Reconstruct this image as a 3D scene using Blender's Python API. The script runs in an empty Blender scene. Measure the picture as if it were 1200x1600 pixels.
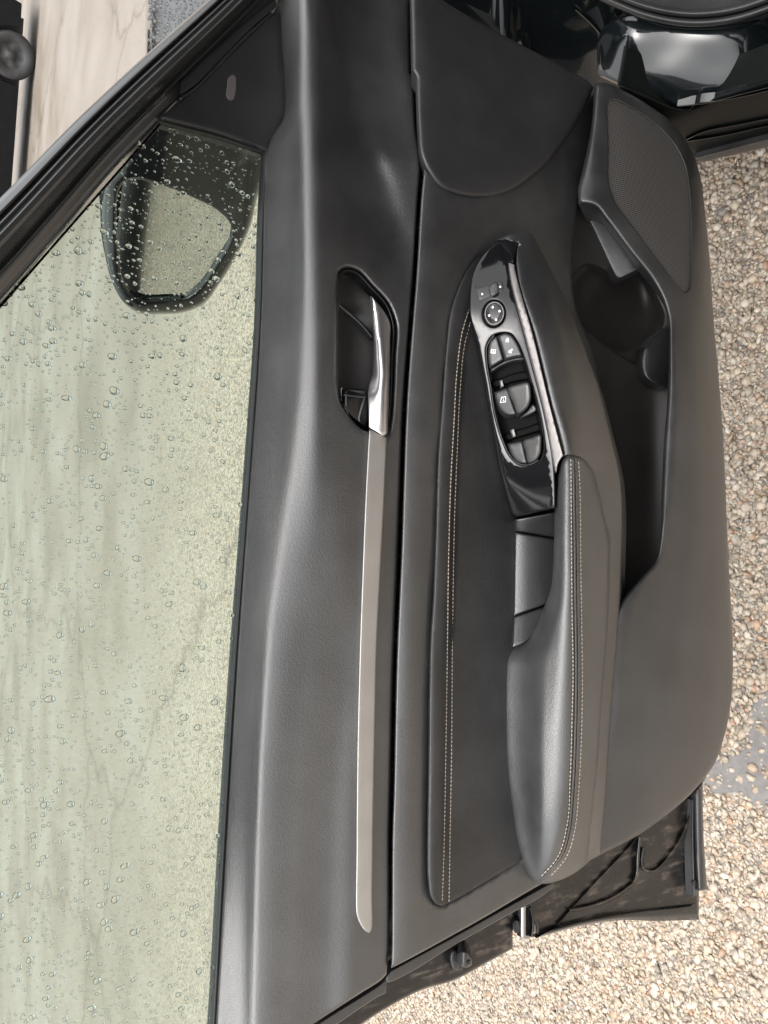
import bpy, math, random
import numpy as np
from mathutils import Vector, Matrix
from mathutils.geometry import delaunay_2d_cdt

random.seed(7)
RNG = np.random.default_rng(7)
SC = bpy.context.scene
COL = SC.collection
FOC = 1202.0                                   # focal length in pixels of a 1200 x 1600 frame

# ------------------------------------------------------------------ camera
TH, PS, RO = math.radians(31), math.radians(6), math.radians(2)
CAM = np.array([0.0, -0.763, 1.45])
_F = np.array([math.cos(TH)*math.sin(PS), math.cos(TH)*math.cos(PS), -math.sin(TH)])
_R0 = np.array([math.cos(PS), -math.sin(PS), 0.0])
_U0 = np.cross(_R0, _F)
UPV = _R0*math.cos(RO) + _U0*math.sin(RO)      # image up  = towards the door hinge
RIV = -_U0*math.cos(RO) + _R0*math.sin(RO)     # image right = towards the ground
cd = bpy.data.cameras.new('camera')
cam = bpy.data.objects.new('camera', cd)
COL.objects.link(cam)
m = Matrix(((RIV[0], UPV[0], -_F[0], CAM[0]), (RIV[1], UPV[1], -_F[1], CAM[1]),
            (RIV[2], UPV[2], -_F[2], CAM[2]), (0, 0, 0, 1)))
cam.matrix_world = m
cd.sensor_fit = 'VERTICAL'
cd.sensor_height = 36.0
cd.sensor_width = 27.0
cd.lens = FOC/1600*36.0
cd.clip_start = 0.02
cd.clip_end = 1500
SC.camera = cam

# ------------------------------------------------------------------ sky, sun, exposure
SUN_EL, SUN_AZ = math.radians(74), math.radians(205)      # azimuth: direction the light comes from, clockwise from +Y
w = bpy.data.worlds.new('World')
SC.world = w
w.use_nodes = True
nt = w.node_tree
nt.nodes.clear()
wo = nt.nodes.new('ShaderNodeOutputWorld')
bg = nt.nodes.new('ShaderNodeBackground')
sky = nt.nodes.new('ShaderNodeTexSky')
sky.sky_type = 'NISHITA'
sky.sun_disc = False
sky.sun_elevation = SUN_EL
sky.sun_rotation = SUN_AZ
sky.air_density = 1.4
sky.dust_density = 7.0
sky.ozone_density = 1.0
hs = nt.nodes.new('ShaderNodeHueSaturation')
hs.inputs['Saturation'].default_value = 0.18
nt.links.new(sky.outputs[0], hs.inputs['Color'])
nt.links.new(hs.outputs[0], bg.inputs['Color'])
bg.inputs['Strength'].default_value = 0.15
nt.links.new(bg.outputs[0], wo.inputs['Surface'])
sl = bpy.data.lights.new('sun', 'SUN')
sl.energy = 1.5
sl.angle = math.radians(150)
sl.color = (1.0, 0.98, 0.955)
so = bpy.data.objects.new('sun', sl)
COL.objects.link(so)
sd = Vector((math.sin(SUN_AZ)*math.cos(SUN_EL), math.cos(SUN_AZ)*math.cos(SUN_EL), math.sin(SUN_EL)))
so.rotation_euler = sd.to_track_quat('Z', 'Y').to_euler()
so.location = (0, 0, 10)
vs = SC.view_settings
vs.view_transform = 'Standard'
vs.look = 'None'
vs.exposure = 0.85
vs.gamma = 1.0
vs.use_curve_mapping = False
SC.render.engine = 'CYCLES'
SC.cycles.use_denoising = True
SC.cycles.max_bounces = 10
SC.cycles.transmission_bounces = 10
SC.cycles.transparent_max_bounces = 16
SC.cycles.glossy_bounces = 5
SC.cycles.diffuse_bounces = 4
SC.cycles.caustics_refractive = True
SC.cycles.sample_clamp_indirect = 6

# ------------------------------------------------------------------ materials
MATS = {}
def new_mat(name):
    mt = bpy.data.materials.new(name)
    mt.use_nodes = True
    MATS[name] = mt
    n = mt.node_tree.nodes
    return mt, n, mt.node_tree.links, n['Principled BSDF']

def ramp(n, stops):
    r = n.new('ShaderNodeValToRGB')
    e = r.color_ramp.elements
    while len(e) < len(stops):
        e.new(0.5)
    for k, (p, c) in enumerate(stops):
        e[k].position = p
        e[k].color = (c[0], c[1], c[2], 1)
    return r

def plastic(name, col, rough, grain=1100.0, bump=0.25, dust=0.15, spec=0.5, coat=0.0):
    """grained or smooth moulded plastic with faint dust smears"""
    mt, n, l, b = new_mat(name)
    tc = n.new('ShaderNodeTexCoord')
    nz = n.new('ShaderNodeTexNoise'); nz.inputs['Scale'].default_value = 9; nz.inputs['Detail'].default_value = 6
    nz.inputs['Roughness'].default_value = 0.62
    l.new(tc.outputs['Object'], nz.inputs['Vector'])
    hi = [min(1, c*1.0 + 0.05*dust + c*dust*1.2) for c in col]
    r = ramp(n, [(0.35, [c*(1-0.25*dust) for c in col]), (0.75, hi)])
    l.new(nz.outputs['Fac'], r.inputs[0])
    l.new(r.outputs[0], b.inputs['Base Color'])
    mr = n.new('ShaderNodeMapRange')
    mr.inputs[1].default_value = 0.3; mr.inputs[2].default_value = 0.75
    mr.inputs[3].default_value = rough*0.93; mr.inputs[4].default_value = min(1, rough*1.12)
    l.new(nz.outputs['Fac'], mr.inputs[0])
    l.new(mr.outputs[0], b.inputs['Roughness'])
    b.inputs['Specular IOR Level'].default_value = spec
    b.inputs['Coat Weight'].default_value = coat
    b.inputs['Coat Roughness'].default_value = min(1, rough*1.05)
    if grain:
        vo = n.new('ShaderNodeTexVoronoi'); vo.inputs['Scale'].default_value = grain
        vo.feature = 'F1'
        l.new(tc.outputs['Object'], vo.inputs['Vector'])
        n2 = n.new('ShaderNodeTexNoise'); n2.inputs['Scale'].default_value = grain*0.45; n2.inputs['Detail'].default_value = 3
        l.new(tc.outputs['Object'], n2.inputs['Vector'])
        mx = n.new('ShaderNodeMath'); mx.operation = 'ADD'
        l.new(vo.outputs['Distance'], mx.inputs[0]); l.new(n2.outputs['Fac'], mx.inputs[1])
        bp = n.new('ShaderNodeBump'); bp.inputs['Strength'].default_value = bump; bp.inputs['Distance'].default_value = 0.0004
        l.new(mx.outputs[0], bp.inputs['Height'])
        l.new(bp.outputs[0], b.inputs['Normal'])
    return mt

plastic('soft_touch', (0.0140, 0.0141, 0.0150), 0.39, 800, 0.55, 0.38, 1.0, 0.8)
plastic('hard_plastic', (0.0140, 0.0140, 0.0146), 0.42, 900, 0.45, 0.38, 0.9, 0.2)
plastic('smooth_panel', (0.015, 0.015, 0.017), 0.42, 1400, 0.2, 0.15, 0.6)
plastic('leatherette', (0.0135, 0.0133, 0.0137), 0.42, 700, 0.45, 0.3, 0.6)
plastic('armrest_leather', (0.030, 0.0305, 0.031), 0.42, 750, 0.5, 0.35, 1.0, 0.45)
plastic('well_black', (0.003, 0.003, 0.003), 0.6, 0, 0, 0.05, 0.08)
plastic('frame_rubber', (0.022, 0.023, 0.023), 0.22, 0, 0, 0.15, 1.0, 1.0)
plastic('sill_plastic', (0.005, 0.006, 0.006), 0.42, 0, 0, 0.05, 0.12)
plastic('rubber', (0.018, 0.018, 0.019), 0.5, 0, 0, 0.2)
plastic('seal_rubber', (0.03, 0.03, 0.031), 0.36, 0, 0, 0.2)
plastic('gloss_black', (0.006, 0.006, 0.007), 0.07, 0, 0, 0.05)
plastic('button', (0.03, 0.031, 0.033), 0.30, 0, 0, 0.1)
plastic('button_cap', (0.05, 0.05, 0.05), 0.24, 0, 0, 0.1)
plastic('dark_bowl', (0.020, 0.018, 0.017), 0.42, 1200, 0.2, 0.15)
plastic('carpet', (0.02, 0.02, 0.021), 0.95, 500, 0.8, 0.3)
plastic('stitch', (0.34, 0.29, 0.24), 0.7, 0, 0, 0.3)
plastic('print_white', (0.8, 0.8, 0.8), 0.5, 0, 0, 0.0)
plastic('lozenge', (0.11, 0.10, 0.10), 0.35, 0, 0, 0.0)

def metal(name, col, rough, metallic=1.0, brushed=0):
    mt, n, l, b = new_mat(name)
    b.inputs['Metallic'].default_value = metallic
    tc = n.new('ShaderNodeTexCoord')
    nz = n.new('ShaderNodeTexNoise'); nz.inputs['Scale'].default_value = 25; nz.inputs['Detail'].default_value = 5
    l.new(tc.outputs['Object'], nz.inputs['Vector'])
    r = ramp(n, [(0.3, [c*0.9 for c in col]), (0.7, col)])
    l.new(nz.outputs['Fac'], r.inputs[0]); l.new(r.outputs[0], b.inputs['Base Color'])
    mr = n.new('ShaderNodeMapRange'); mr.inputs[3].default_value = rough*0.85; mr.inputs[4].default_value = rough*1.15
    l.new(nz.outputs['Fac'], mr.inputs[0]); l.new(mr.outputs[0], b.inputs['Roughness'])
    return mt
metal('satin_silver', (0.46, 0.45, 0.435), 0.46, 0.7)
metal('satin_lever', (0.80, 0.78, 0.78), 0.33, 1.0)
metal('switch_silver', (0.26, 0.245, 0.24), 0.48, 0.5)
metal('mirror_silver', (0.58, 0.60, 0.59), 0.01, 1.0)
metal('steel', (0.45, 0.45, 0.46), 0.22, 1.0)

def paint(name, dirt):
    """clear-coated black car paint, with road dust where dirt > 0"""
    mt, n, l, b = new_mat(name)
    tc = n.new('ShaderNodeTexCoord')
    b.inputs['Base Color'].default_value = (0.006, 0.008, 0.009, 1)
    b.inputs['Roughness'].default_value = 0.12
    b.inputs['Coat Weight'].default_value = 0.8
    b.inputs['Coat Roughness'].default_value = 0.03
    if dirt:
        nz = n.new('ShaderNodeTexNoise'); nz.inputs['Scale'].default_value = 38; nz.inputs['Detail'].default_value = 9
        nz.inputs['Roughness'].default_value = 0.7
        l.new(tc.outputs['Object'], nz.inputs['Vector'])
        mp = n.new('ShaderNodeMapping'); mp.inputs['Scale'].default_value = (160, 20, 30); mp.inputs['Rotation'].default_value = (0, 0.6, 0)
        l.new(tc.outputs['Object'], mp.inputs[0])
        n2 = n.new('ShaderNodeTexNoise'); n2.inputs['Scale'].default_value = 1; n2.inputs['Detail'].default_value = 4
        l.new(mp.outputs[0], n2.inputs['Vector'])
        mu = n.new('ShaderNodeMath'); mu.operation = 'MULTIPLY'
        l.new(nz.outputs['Fac'], mu.inputs[0]); l.new(n2.outputs['Fac'], mu.inputs[1])
        r = ramp(n, [(0.19, (0.007, 0.006, 0.006)), (0.27, (0.03*dirt, 0.025*dirt, 0.021*dirt)), (0.40, (0.24*dirt, 0.195*dirt, 0.155*dirt))])
        l.new(mu.outputs[0], r.inputs[0]); l.new(r.outputs[0], b.inputs['Base Color'])
        mr = n.new('ShaderNodeMapRange'); mr.inputs[1].default_value = 0.12; mr.inputs[2].default_value = 0.4
        mr.inputs[3].default_value = 0.2; mr.inputs[4].default_value = 0.6
        l.new(mu.outputs[0], mr.inputs[0]); l.new(mr.outputs[0], b.inputs['Roughness'])
        b.inputs['Coat Weight'].default_value = 0.25
        b.inputs['Coat Roughness'].default_value = 0.2
    return mt
paint('clean_paint', 0)
paint('dusty_paint', 0.42)

# pane: thin tinted glass; drops: water
mt, n, l, b = new_mat('tinted_glass')
n.remove(b)
tr = n.new('ShaderNodeBsdfTransparent'); tr.inputs[0].default_value = (0.895, 0.958, 0.915, 1)
gl = n.new('ShaderNodeBsdfGlossy'); gl.inputs['Roughness'].default_value = 0.005
fr = n.new('ShaderNodeFresnel'); fr.inputs[0].default_value = 1.45
mx = n.new('ShaderNodeMixShader')
l.new(fr.outputs[0], mx.inputs[0]); l.new(tr.outputs[0], mx.inputs[1]); l.new(gl.outputs[0], mx.inputs[2])
l.new(mx.outputs[0], n['Material Output'].inputs['Surface'])
mt, n, l, b = new_mat('water')
b.inputs['Base Color'].default_value = (1, 1, 1, 1); b.inputs['Roughness'].default_value = 0.0
b.inputs['IOR'].default_value = 1.333; b.inputs['Transmission Weight'].default_value = 1.0

# speaker mesh: perforated sheet seen from afar
mt, n, l, b = new_mat('speaker_mesh')
tc = n.new('ShaderNodeTexCoord')
mp = n.new('ShaderNodeMapping'); mp.inputs['Scale'].default_value = (165, 1, 190)
l.new(tc.outputs['Object'], mp.inputs[0])
vo = n.new('ShaderNodeTexVoronoi'); vo.voronoi_dimensions = '3D'; vo.inputs['Scale'].default_value = 1; vo.inputs['Randomness'].default_value = 0.0
l.new(mp.outputs[0], vo.inputs['Vector'])
sx = n.new('ShaderNodeSeparateXYZ'); l.new(mp.outputs[0], sx.inputs[0])
def mth(op, a, c):
    q = n.new('ShaderNodeMath'); q.operation = op
    for k, s in enumerate((a, c)):
        if s is None: continue
        if isinstance(s, (int, float)): q.inputs[k].default_value = s
        else: l.new(s, q.inputs[k])
    return q.outputs[0]
sa = mth('SINE', mth('MULTIPLY', mth('ADD', sx.outputs[0], sx.outputs[2]), 6.283), None)
sb = mth('SINE', mth('MULTIPLY', mth('SUBTRACT', sx.outputs[0], sx.outputs[2]), 6.283), None)
hole = mth('MULTIPLY', sa, sb)
r = ramp(n, [(0.40, (0.115, 0.108, 0.104)), (0.56, (0.002, 0.002, 0.002))])
l.new(mth('ADD', mth('MULTIPLY', hole, 0.5), 0.5), r.inputs[0])
l.new(r.outputs[0], b.inputs['Base Color'])
b.inputs['Roughness'].default_value = 0.5
bp = n.new('ShaderNodeBump'); bp.inputs['Strength'].default_value = 0.6; bp.inputs['Distance'].default_value = 0.001
l.new(r.outputs[0], bp.inputs['Height']); l.new(bp.outputs[0], b.inputs['Normal'])

# stones: colour from a per-stone attribute
mt, n, l, b = new_mat('stones')
at = n.new('ShaderNodeAttribute'); at.attribute_name = 'tone'
tc = n.new('ShaderNodeTexCoord')
nz = n.new('ShaderNodeTexNoise'); nz.inputs['Scale'].default_value = 220; nz.inputs['Detail'].default_value = 4
l.new(tc.outputs['Object'], nz.inputs['Vector'])
mc = n.new('ShaderNodeMix'); mc.data_type = 'RGBA'; mc.blend_type = 'MULTIPLY'; mc.inputs['Factor'].default_value = 0.45
l.new(at.outputs['Color'], mc.inputs['A']); l.new(nz.outputs['Color'], mc.inputs['B'])
hv = n.new('ShaderNodeHueSaturation'); hv.inputs['Saturation'].default_value = 0.9; hv.inputs['Value'].default_value = 1.2
l.new(mc.outputs['Result'], hv.inputs['Color'])
l.new(hv.outputs[0], b.inputs['Base Color'])
b.inputs['Roughness'].default_value = 0.38

# ground sheet: exposed-aggregate paving, damp, with cracks and stains
mt, n, l, b = new_mat('paving')
tc = n.new('ShaderNodeTexCoord')
vo = n.new('ShaderNodeTexVoronoi'); vo.inputs['Scale'].default_value = 85; l.new(tc.outputs['Object'], vo.inputs['Vector'])
sp = n.new('ShaderNodeSeparateColor'); l.new(vo.outputs['Color'], sp.inputs[0])
r = ramp(n, [(0.0, (0.16, 0.145, 0.13)), (0.25, (0.32, 0.265, 0.21)), (0.5, (0.41, 0.36, 0.29)), (0.72, (0.45, 0.405, 0.335)), (0.9, (0.34, 0.235, 0.155)), (1.0, (0.25, 0.24, 0.23))])
l.new(sp.outputs[0], r.inputs[0])
gap = ramp(n, [(0.0, (1, 1, 1)), (0.62, (1, 1, 1)), (0.95, (0.5, 0.47, 0.44))])
vs2 = n.new('ShaderNodeMath'); vs2.operation = 'MULTIPLY'; vs2.inputs[1].default_value = 1.25
l.new(vo.outputs['Distance'], vs2.inputs[0]); l.new(vs2.outputs[0], gap.inputs[0])
m1 = n.new('ShaderNodeMix'); m1.data_type = 'RGBA'; m1.blend_type = 'MULTIPLY'; m1.inputs['Factor'].default_value = 1
l.new(r.outputs[0], m1.inputs['A']); l.new(gap.outputs[0], m1.inputs['B'])
# smoother cement skin in broad streaks
mp = n.new('ShaderNodeMapping'); mp.inputs['Scale'].default_value = (0.55, 0.55, 1); mp.inputs['Rotation'].default_value = (0, 0, 0.25)
l.new(tc.outputs['Object'], mp.inputs[0])
nz = n.new('ShaderNodeTexNoise'); nz.inputs['Scale'].default_value = 1.3; nz.inputs['Detail'].default_value = 5; nz.inputs['Roughness'].default_value = 0.5
nz.inputs['Distortion'].default_value = 0.25
l.new(mp.outputs[0], nz.inputs['Vector'])
r2 = ramp(n, [(0.34, (0.165, 0.137, 0.106)), (0.50, (0.208, 0.180, 0.150)), (0.66, (0.236, 0.214, 0.190))])
l.new(nz.outputs['Fac'], r2.inputs[0])
fc = ramp(n, [(0.42, (0.25, 0.25, 0.25)), (0.62, (0.85, 0.85, 0.85))])
sy = n.new('ShaderNodeSeparateXYZ'); l.new(tc.outputs['Object'], sy.inputs[0])
far = n.new('ShaderNodeMapRange'); far.inputs[1].default_value = 2.4; far.inputs[2].default_value = 5.5
far.inputs[3].default_value = 0.0; far.inputs[4].default_value = 0.9
l.new(sy.outputs[1], far.inputs[0])
l.new(nz.outputs['Fac'], fc.inputs[0])
fm = n.new('ShaderNodeMath'); fm.operation = 'MULTIPLY'; l.new(fc.outputs[0], fm.inputs[0]); l.new(far.outputs[0], fm.inputs[1])
m2 = n.new('ShaderNodeMix'); m2.data_type = 'RGBA'
l.new(far.outputs[0], m2.inputs['Factor']); l.new(m1.outputs['Result'], m2.inputs['A']); l.new(r2.outputs[0], m2.inputs['B'])
# cracks
v3 = n.new('ShaderNodeTexVoronoi'); v3.feature = 'DISTANCE_TO_EDGE'; v3.inputs['Scale'].default_value = 0.21
nd = n.new('ShaderNodeTexNoise'); nd.inputs['Scale'].default_value = 2.2; nd.inputs['Detail'].default_value = 8
l.new(tc.outputs['Object'], nd.inputs['Vector'])
va = n.new('ShaderNodeVectorMath'); va.operation = 'MULTIPLY_ADD'; va.inputs[1].default_value = (0.7, 0.7, 0.7)
l.new(nd.outputs['Color'], va.inputs[0]); l.new(tc.outputs['Object'], va.inputs[2])
l.new(va.outputs[0], v3.inputs['Vector'])
cr = ramp(n, [(0.0, (0.6, 0.58, 0.55)), (0.006, (0.9, 0.89, 0.88)), (0.02, (1, 1, 1))])
l.new(v3.outputs['Distance'], cr.inputs[0])
m3 = n.new('ShaderNodeMix'); m3.data_type = 'RGBA'; m3.blend_type = 'MULTIPLY'; m3.inputs['Factor'].default_value = 0.8
l.new(m2.outputs['Result'], m3.inputs['A']); l.new(cr.outputs[0], m3.inputs['B'])
l.new(m3.outputs['Result'], b.inputs['Base Color'])
rr = n.new('ShaderNodeMapRange'); rr.inputs[1].default_value = 0.35; rr.inputs[2].default_value = 0.65; rr.inputs[3].default_value = 0.4; rr.inputs[4].default_value = 0.7
l.new(nz.outputs['Fac'], rr.inputs[0]); l.new(rr.outputs[0], b.inputs['Roughness'])
bp = n.new('ShaderNodeBump'); bp.inputs['Strength'].default_value = 0.7; bp.inputs['Distance'].default_value = 0.004; bp.invert = True
l.new(vo.outputs['Distance'], bp.inputs['Height']); l.new(bp.outputs[0], b.inputs['Normal'])

mt, n, l, b = new_mat('wet_mortar')
tc = n.new('ShaderNodeTexCoord')
nz = n.new('ShaderNodeTexNoise'); nz.inputs['Scale'].default_value = 60; nz.inputs['Detail'].default_value = 6
l.new(tc.outputs['Object'], nz.inputs['Vector'])
r = ramp(n, [(0.3, (0.14, 0.13, 0.122)), (0.7, (0.20, 0.187, 0.178))])
l.new(nz.outputs['Fac'], r.inputs[0]); l.new(r.outputs[0], b.inputs['Base Color'])
b.inputs['Roughness'].default_value = 0.35

# ------------------------------------------------------------------ geometry tools
class Plane:
    """a surface of the thing: pixel rays meet it at height d above it"""
    def __init__(s, p0, nrm):
        s.p0 = np.array(p0, float); s.n = np.array(nrm, float); s.n /= np.linalg.norm(s.n)
    def P(s, u, v, d):
        u = np.asarray(u, float); v = np.asarray(v, float); d = np.asarray(d, float)
        u, v, d = np.broadcast_arrays(u, v, d)
        r = _F*FOC + (u-600)[..., None]*RIV - (v-800)[..., None]*UPV
        t = (d - (CAM - s.p0) @ s.n) / (r @ s.n)
        return CAM + r*t[..., None]
DOOR = Plane((0, 0, 0), (0, -1, 0))

def project(p):
    q = np.asarray(p) - CAM
    z = q @ _F
    return 600 + FOC*(q @ RIV)/z, 800 - FOC*(q @ UPV)/z

def curve(pts, closed=True, step=5.0):
    """smooth curve through points; a third entry marks a sharp corner"""
    P = np.array([(p[0], p[1]) for p in pts], float)
    C = [len(p) > 2 for p in pts]
    N = len(P)
    out = []
    segs = N if closed else N-1
    def tan(i):
        if C[i]: return None
        a, c = (i-1) % N, (i+1) % N
        if not closed and (i == 0 or i == N-1): return None
        la = np.linalg.norm(P[i]-P[a]); lc = np.linalg.norm(P[c]-P[i])
        ta = (P[i]-P[a])/max(la, 1e-6); tc_ = (P[c]-P[i])/max(lc, 1e-6)
        t = (ta*lc + tc_*la)/max(la+lc, 1e-6)
        return t
    for i in range(segs):
        j = (i+1) % N
        L = np.linalg.norm(P[j]-P[i])
        if L < 1e-6: continue
        ch = (P[j]-P[i])/L
        t0 = tan(i); t1 = tan(j)
        if t0 is None: t0 = ch if t1 is None else 1.5*ch-0.5*t1
        if t1 is None: t1 = ch if tan(i) is None else 1.5*ch-0.5*t0
        k = max(1, int(round(L/step)))
        La = np.linalg.norm(P[i]-P[(i-1) % N]); Lb = np.linalg.norm(P[(j+1) % N]-P[j])
        m0 = t0*min(L, 2.2*La if La > 0 else L); m1 = t1*min(L, 2.2*Lb if Lb > 0 else L)
        for q in range(k):
            s_ = q/k
            h00 = 2*s_**3-3*s_**2+1; h10 = s_**3-2*s_**2+s_; h01 = -2*s_**3+3*s_**2; h11 = s_**3-s_**2
            out.append(h00*P[i]+h10*m0+h01*P[j]+h11*m1)
    if not closed: out.append(P[-1])
    return np.array(out)

def pchip(xs, ys, x):
    xs = np.asarray(xs, float); ys = np.asarray(ys, float)
    if len(xs) == 1: return np.full(np.shape(x), ys[0])
    h = np.diff(xs); dl = np.diff(ys)/h
    m_ = np.zeros(len(xs))
    for i in range(1, len(xs)-1):
        if dl[i-1]*dl[i] > 0:
            w1 = 2*h[i]+h[i-1]; w2 = h[i]+2*h[i-1]
            m_[i] = (w1+w2)/(w1/dl[i-1]+w2/dl[i])
    m_[0] = dl[0]; m_[-1] = dl[-1]
    x = np.clip(x, xs[0], xs[-1])
    k = np.clip(np.searchsorted(xs, x, side='right')-1, 0, len(xs)-2)
    s_ = (x-xs[k])/h[k]
    return ((2*s_**3-3*s_**2+1)*ys[k] + (s_**3-2*s_**2+s_)*h[k]*m_[k] + (-2*s_**3+3*s_**2)*ys[k+1] + (s_**3-s_**2)*h[k]*m_[k+1])

def loft(*rails):
    """surface height from rails (v, u, d): smooth along v, smooth across u"""
    R = []
    for r_ in rails:
        a = np.array(r_, float); a = a[np.argsort(a[:, 0])]
        R.append(a)
    def f(U, V):
        U = np.asarray(U, float); V = np.asarray(V, float)
        UK = np.stack([pchip(a[:, 0], a[:, 1], V) for a in R]); DK = np.stack([pchip(a[:, 0], a[:, 2], V) for a in R])
        for k in range(1, len(UK)): UK[k] = np.maximum(UK[k], UK[k-1]+0.5)
        K = len(UK)
        h = np.diff(UK, axis=0); dl = np.diff(DK, axis=0)/h
        M = np.zeros_like(DK)
        for i in range(1, K-1):
            same = dl[i-1]*dl[i] > 0
            w1 = 2*h[i]+h[i-1]; w2 = h[i]+2*h[i-1]
            with np.errstate(divide='ignore', invalid='ignore'):
                q = (w1+w2)/(w1/dl[i-1]+w2/dl[i])
            M[i] = np.where(same, q, 0)
        M[0] = dl[0]; M[-1] = dl[-1]
        X = np.clip(U, UK[0], UK[-1])
        out = np.zeros_like(X)
        for i in range(K-1):
            s_ = np.clip((X-UK[i])/h[i], 0, 1)
            val = ((2*s_**3-3*s_**2+1)*DK[i] + (s_**3-2*s_**2+s_)*h[i]*M[i] + (-2*s_**3+3*s_**2)*DK[i+1] + (s_**3-s_**2)*h[i]*M[i+1])
            out = np.where((X >= UK[i]) & ((X <= UK[i+1]) if i == K-2 else (X < UK[i+1])), val, out)
        return out
    return f

def inside(poly, q):
    x, y = q[:, 0], q[:, 1]
    c = np.zeros(len(q), bool)
    a = poly; b_ = np.roll(poly, -1, axis=0)
    for (x1, y1), (x2, y2) in zip(a, b_):
        if y1 == y2: continue
        t = ((y1 > y) != (y2 > y)) & (x < (x2-x1)*(y-y1)/(y2-y1)+x1)
        c ^= t
    return c

def edge_dist(poly, q):
    a = poly; b_ = np.roll(poly, -1, axis=0)
    best = np.full(len(q), 1e9)
    for p0, p1 in zip(a, b_):
        e = p1-p0; L2 = e @ e
        if L2 < 1e-12: continue
        t = np.clip(((q-p0) @ e)/L2, 0, 1)
        dd = q - (p0 + t[:, None]*e)
        best = np.minimum(best, np.einsum('ij,ij->i', dd, dd))
    return np.sqrt(best)

def obj_from(name, verts, faces, mat, parent=None, smooth=True):
    me = bpy.data.meshes.new(name)
    V = np.asarray(verts, float)
    if parent is not None:
        p = parent
        while p is not None:
            V = V - np.array(p.location); p = p.parent
    me.from_pydata([tuple(x) for x in V], [], faces)
    me.update()
    if smooth:
        me.polygons.foreach_set('use_smooth', [True]*len(me.polygons))
    me.materials.append(MATS[mat])
    o = bpy.data.objects.new(name, me)
    COL.objects.link(o)
    if parent is not None: o.parent = parent
    return o

def patch(name, outline, h, mat, parent, spacing=7.0, bevel=(4.0, 0.003), skirt=0.02, plane=DOOR, holes=(), hole_skirt=None, hole_bevel=None, back=False, draft=None):
    """a moulded piece: outline in the view, height h(u,v), rounded edge, side walls going back"""
    out = np.asarray(outline, float)
    hl = [np.asarray(q, float) for q in holes]
    br, bd = bevel
    loops = [out]+hl
    bev = [(br, bd)] + [hole_bevel or (br, bd)]*len(hl)
    lo = out.min(0); hi = out.max(0)
    gx = np.arange(lo[0]+spacing/2, hi[0], spacing); gy = np.arange(lo[1]+spacing/2, hi[1], spacing)
    G = np.stack(np.meshgrid(gx, gy), -1).reshape(-1, 2)
    G[:, 0] += np.where((np.round((G[:, 1]-lo[1])/spacing).astype(int) % 2) == 0, spacing*0.25, -spacing*0.25)
    keep = inside(out, G)
    for q in hl: keep &= ~inside(q, G)
    G = G[keep]
    dmin = np.full(len(G), 1e9)
    for lp, (r_, _d) in zip(loops, bev):
        if len(G): dmin = np.minimum(dmin, edge_dist(lp, G) - (r_ if r_ > 0 else 0))
    G = G[dmin > spacing*0.45]
    rings = []
    for lp, (r_, d_) in zip(loops, bev):
        if r_ <= 0: continue
        nx = np.roll(lp, -1, 0)-np.roll(lp, 1, 0); nx /= np.maximum(np.linalg.norm(nx, axis=1), 1e-9)[:, None]
        nn = np.stack([-nx[:, 1], nx[:, 0]], 1)
        for fr_ in (0.12, 0.35, 0.66, 1.0):
            for sg in (1, -1):
                q = lp + nn*sg*r_*fr_
                ok = inside(out, q)
                for hh in hl: ok &= ~inside(hh, q)
                q = q[ok]
                if not len(q): continue
                de = np.full(len(q), 1e9)
                for l2 in loops: de = np.minimum(de, edge_dist(l2, q))
                rings.append(q[de > r_*fr_*0.92])
    allp = [out]+hl+rings+[G]
    pts = np.concatenate([a for a in allp if len(a)])
    edges = []; k = 0
    for lp in loops:
        nlp = len(lp)
        edges += [(k+i, k+(i+1) % nlp) for i in range(nlp)]
        k += nlp
    res = delaunay_2d_cdt([Vector(p) for p in pts], edges, [], 0, 1e-4)
    vv = np.array([(p[0], p[1]) for p in res[0]]); ff = [tuple(f_) for f_ in res[2]]
    cen = np.array([vv[list(f_)].mean(0) for f_ in ff])
    ok = inside(out, cen)
    for q in hl: ok &= ~inside(q, cen)
    ff = [f_ for f_, o_ in zip(ff, ok) if o_]
    D = np.asarray(h(vv[:, 0], vv[:, 1]), float)*np.ones(len(vv))
    for lp, (r_, d_) in zip(loops, bev):
        if r_ <= 0: continue
        t = np.clip(edge_dist(lp, vv)/r_, 0, 1)
        D = D - d_*(1-np.sqrt(np.maximum(0, 1-(1-t)**2)))
    X = plane.P(vv[:, 0], vv[:, 1], D)
    verts = [tuple(x) for x in X]; faces = []
    for a, b_, c in ff:
        nrm = np.cross(X[b_]-X[a], X[c]-X[a])
        faces.append((a, b_, c) if nrm @ (CAM-X[a]) > 0 else (a, c, b_))
    k = 0
    for li, (lp, (r_, d_)) in enumerate(zip(loops, bev)):
        sk = skirt if li == 0 else (skirt if hole_skirt is None else hole_skirt)
        if sk <= 0: continue
        dd = np.asarray(h(lp[:, 0], lp[:, 1]), float)*np.ones(len(lp)) - (d_ if r_ > 0 else 0)
        top = plane.P(lp[:, 0], lp[:, 1], dd); bot = top + ((np.array([0, .84, -.54]) if plane is DOOR else -plane.n) if draft is None or li else np.array(draft, float)/np.linalg.norm(draft))*sk
        b0 = len(verts); nlp = len(lp)
        verts += [tuple(x) for x in top]+[tuple(x) for x in bot]
        for i in range(nlp):
            j = (i+1) % nlp
            faces.append((b0+i, b0+j, b0+nlp+j, b0+nlp+i))
        if back and li == 0:
            b1 = len(verts)
            verts += [tuple(x) for x in (X - plane.n*(sk+d_))]
            faces += [(b1+f_[0], b1+f_[2], b1+f_[1]) for f_ in faces[:len(ff)]]
    return obj_from(name, verts, faces, mat, parent)

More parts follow.
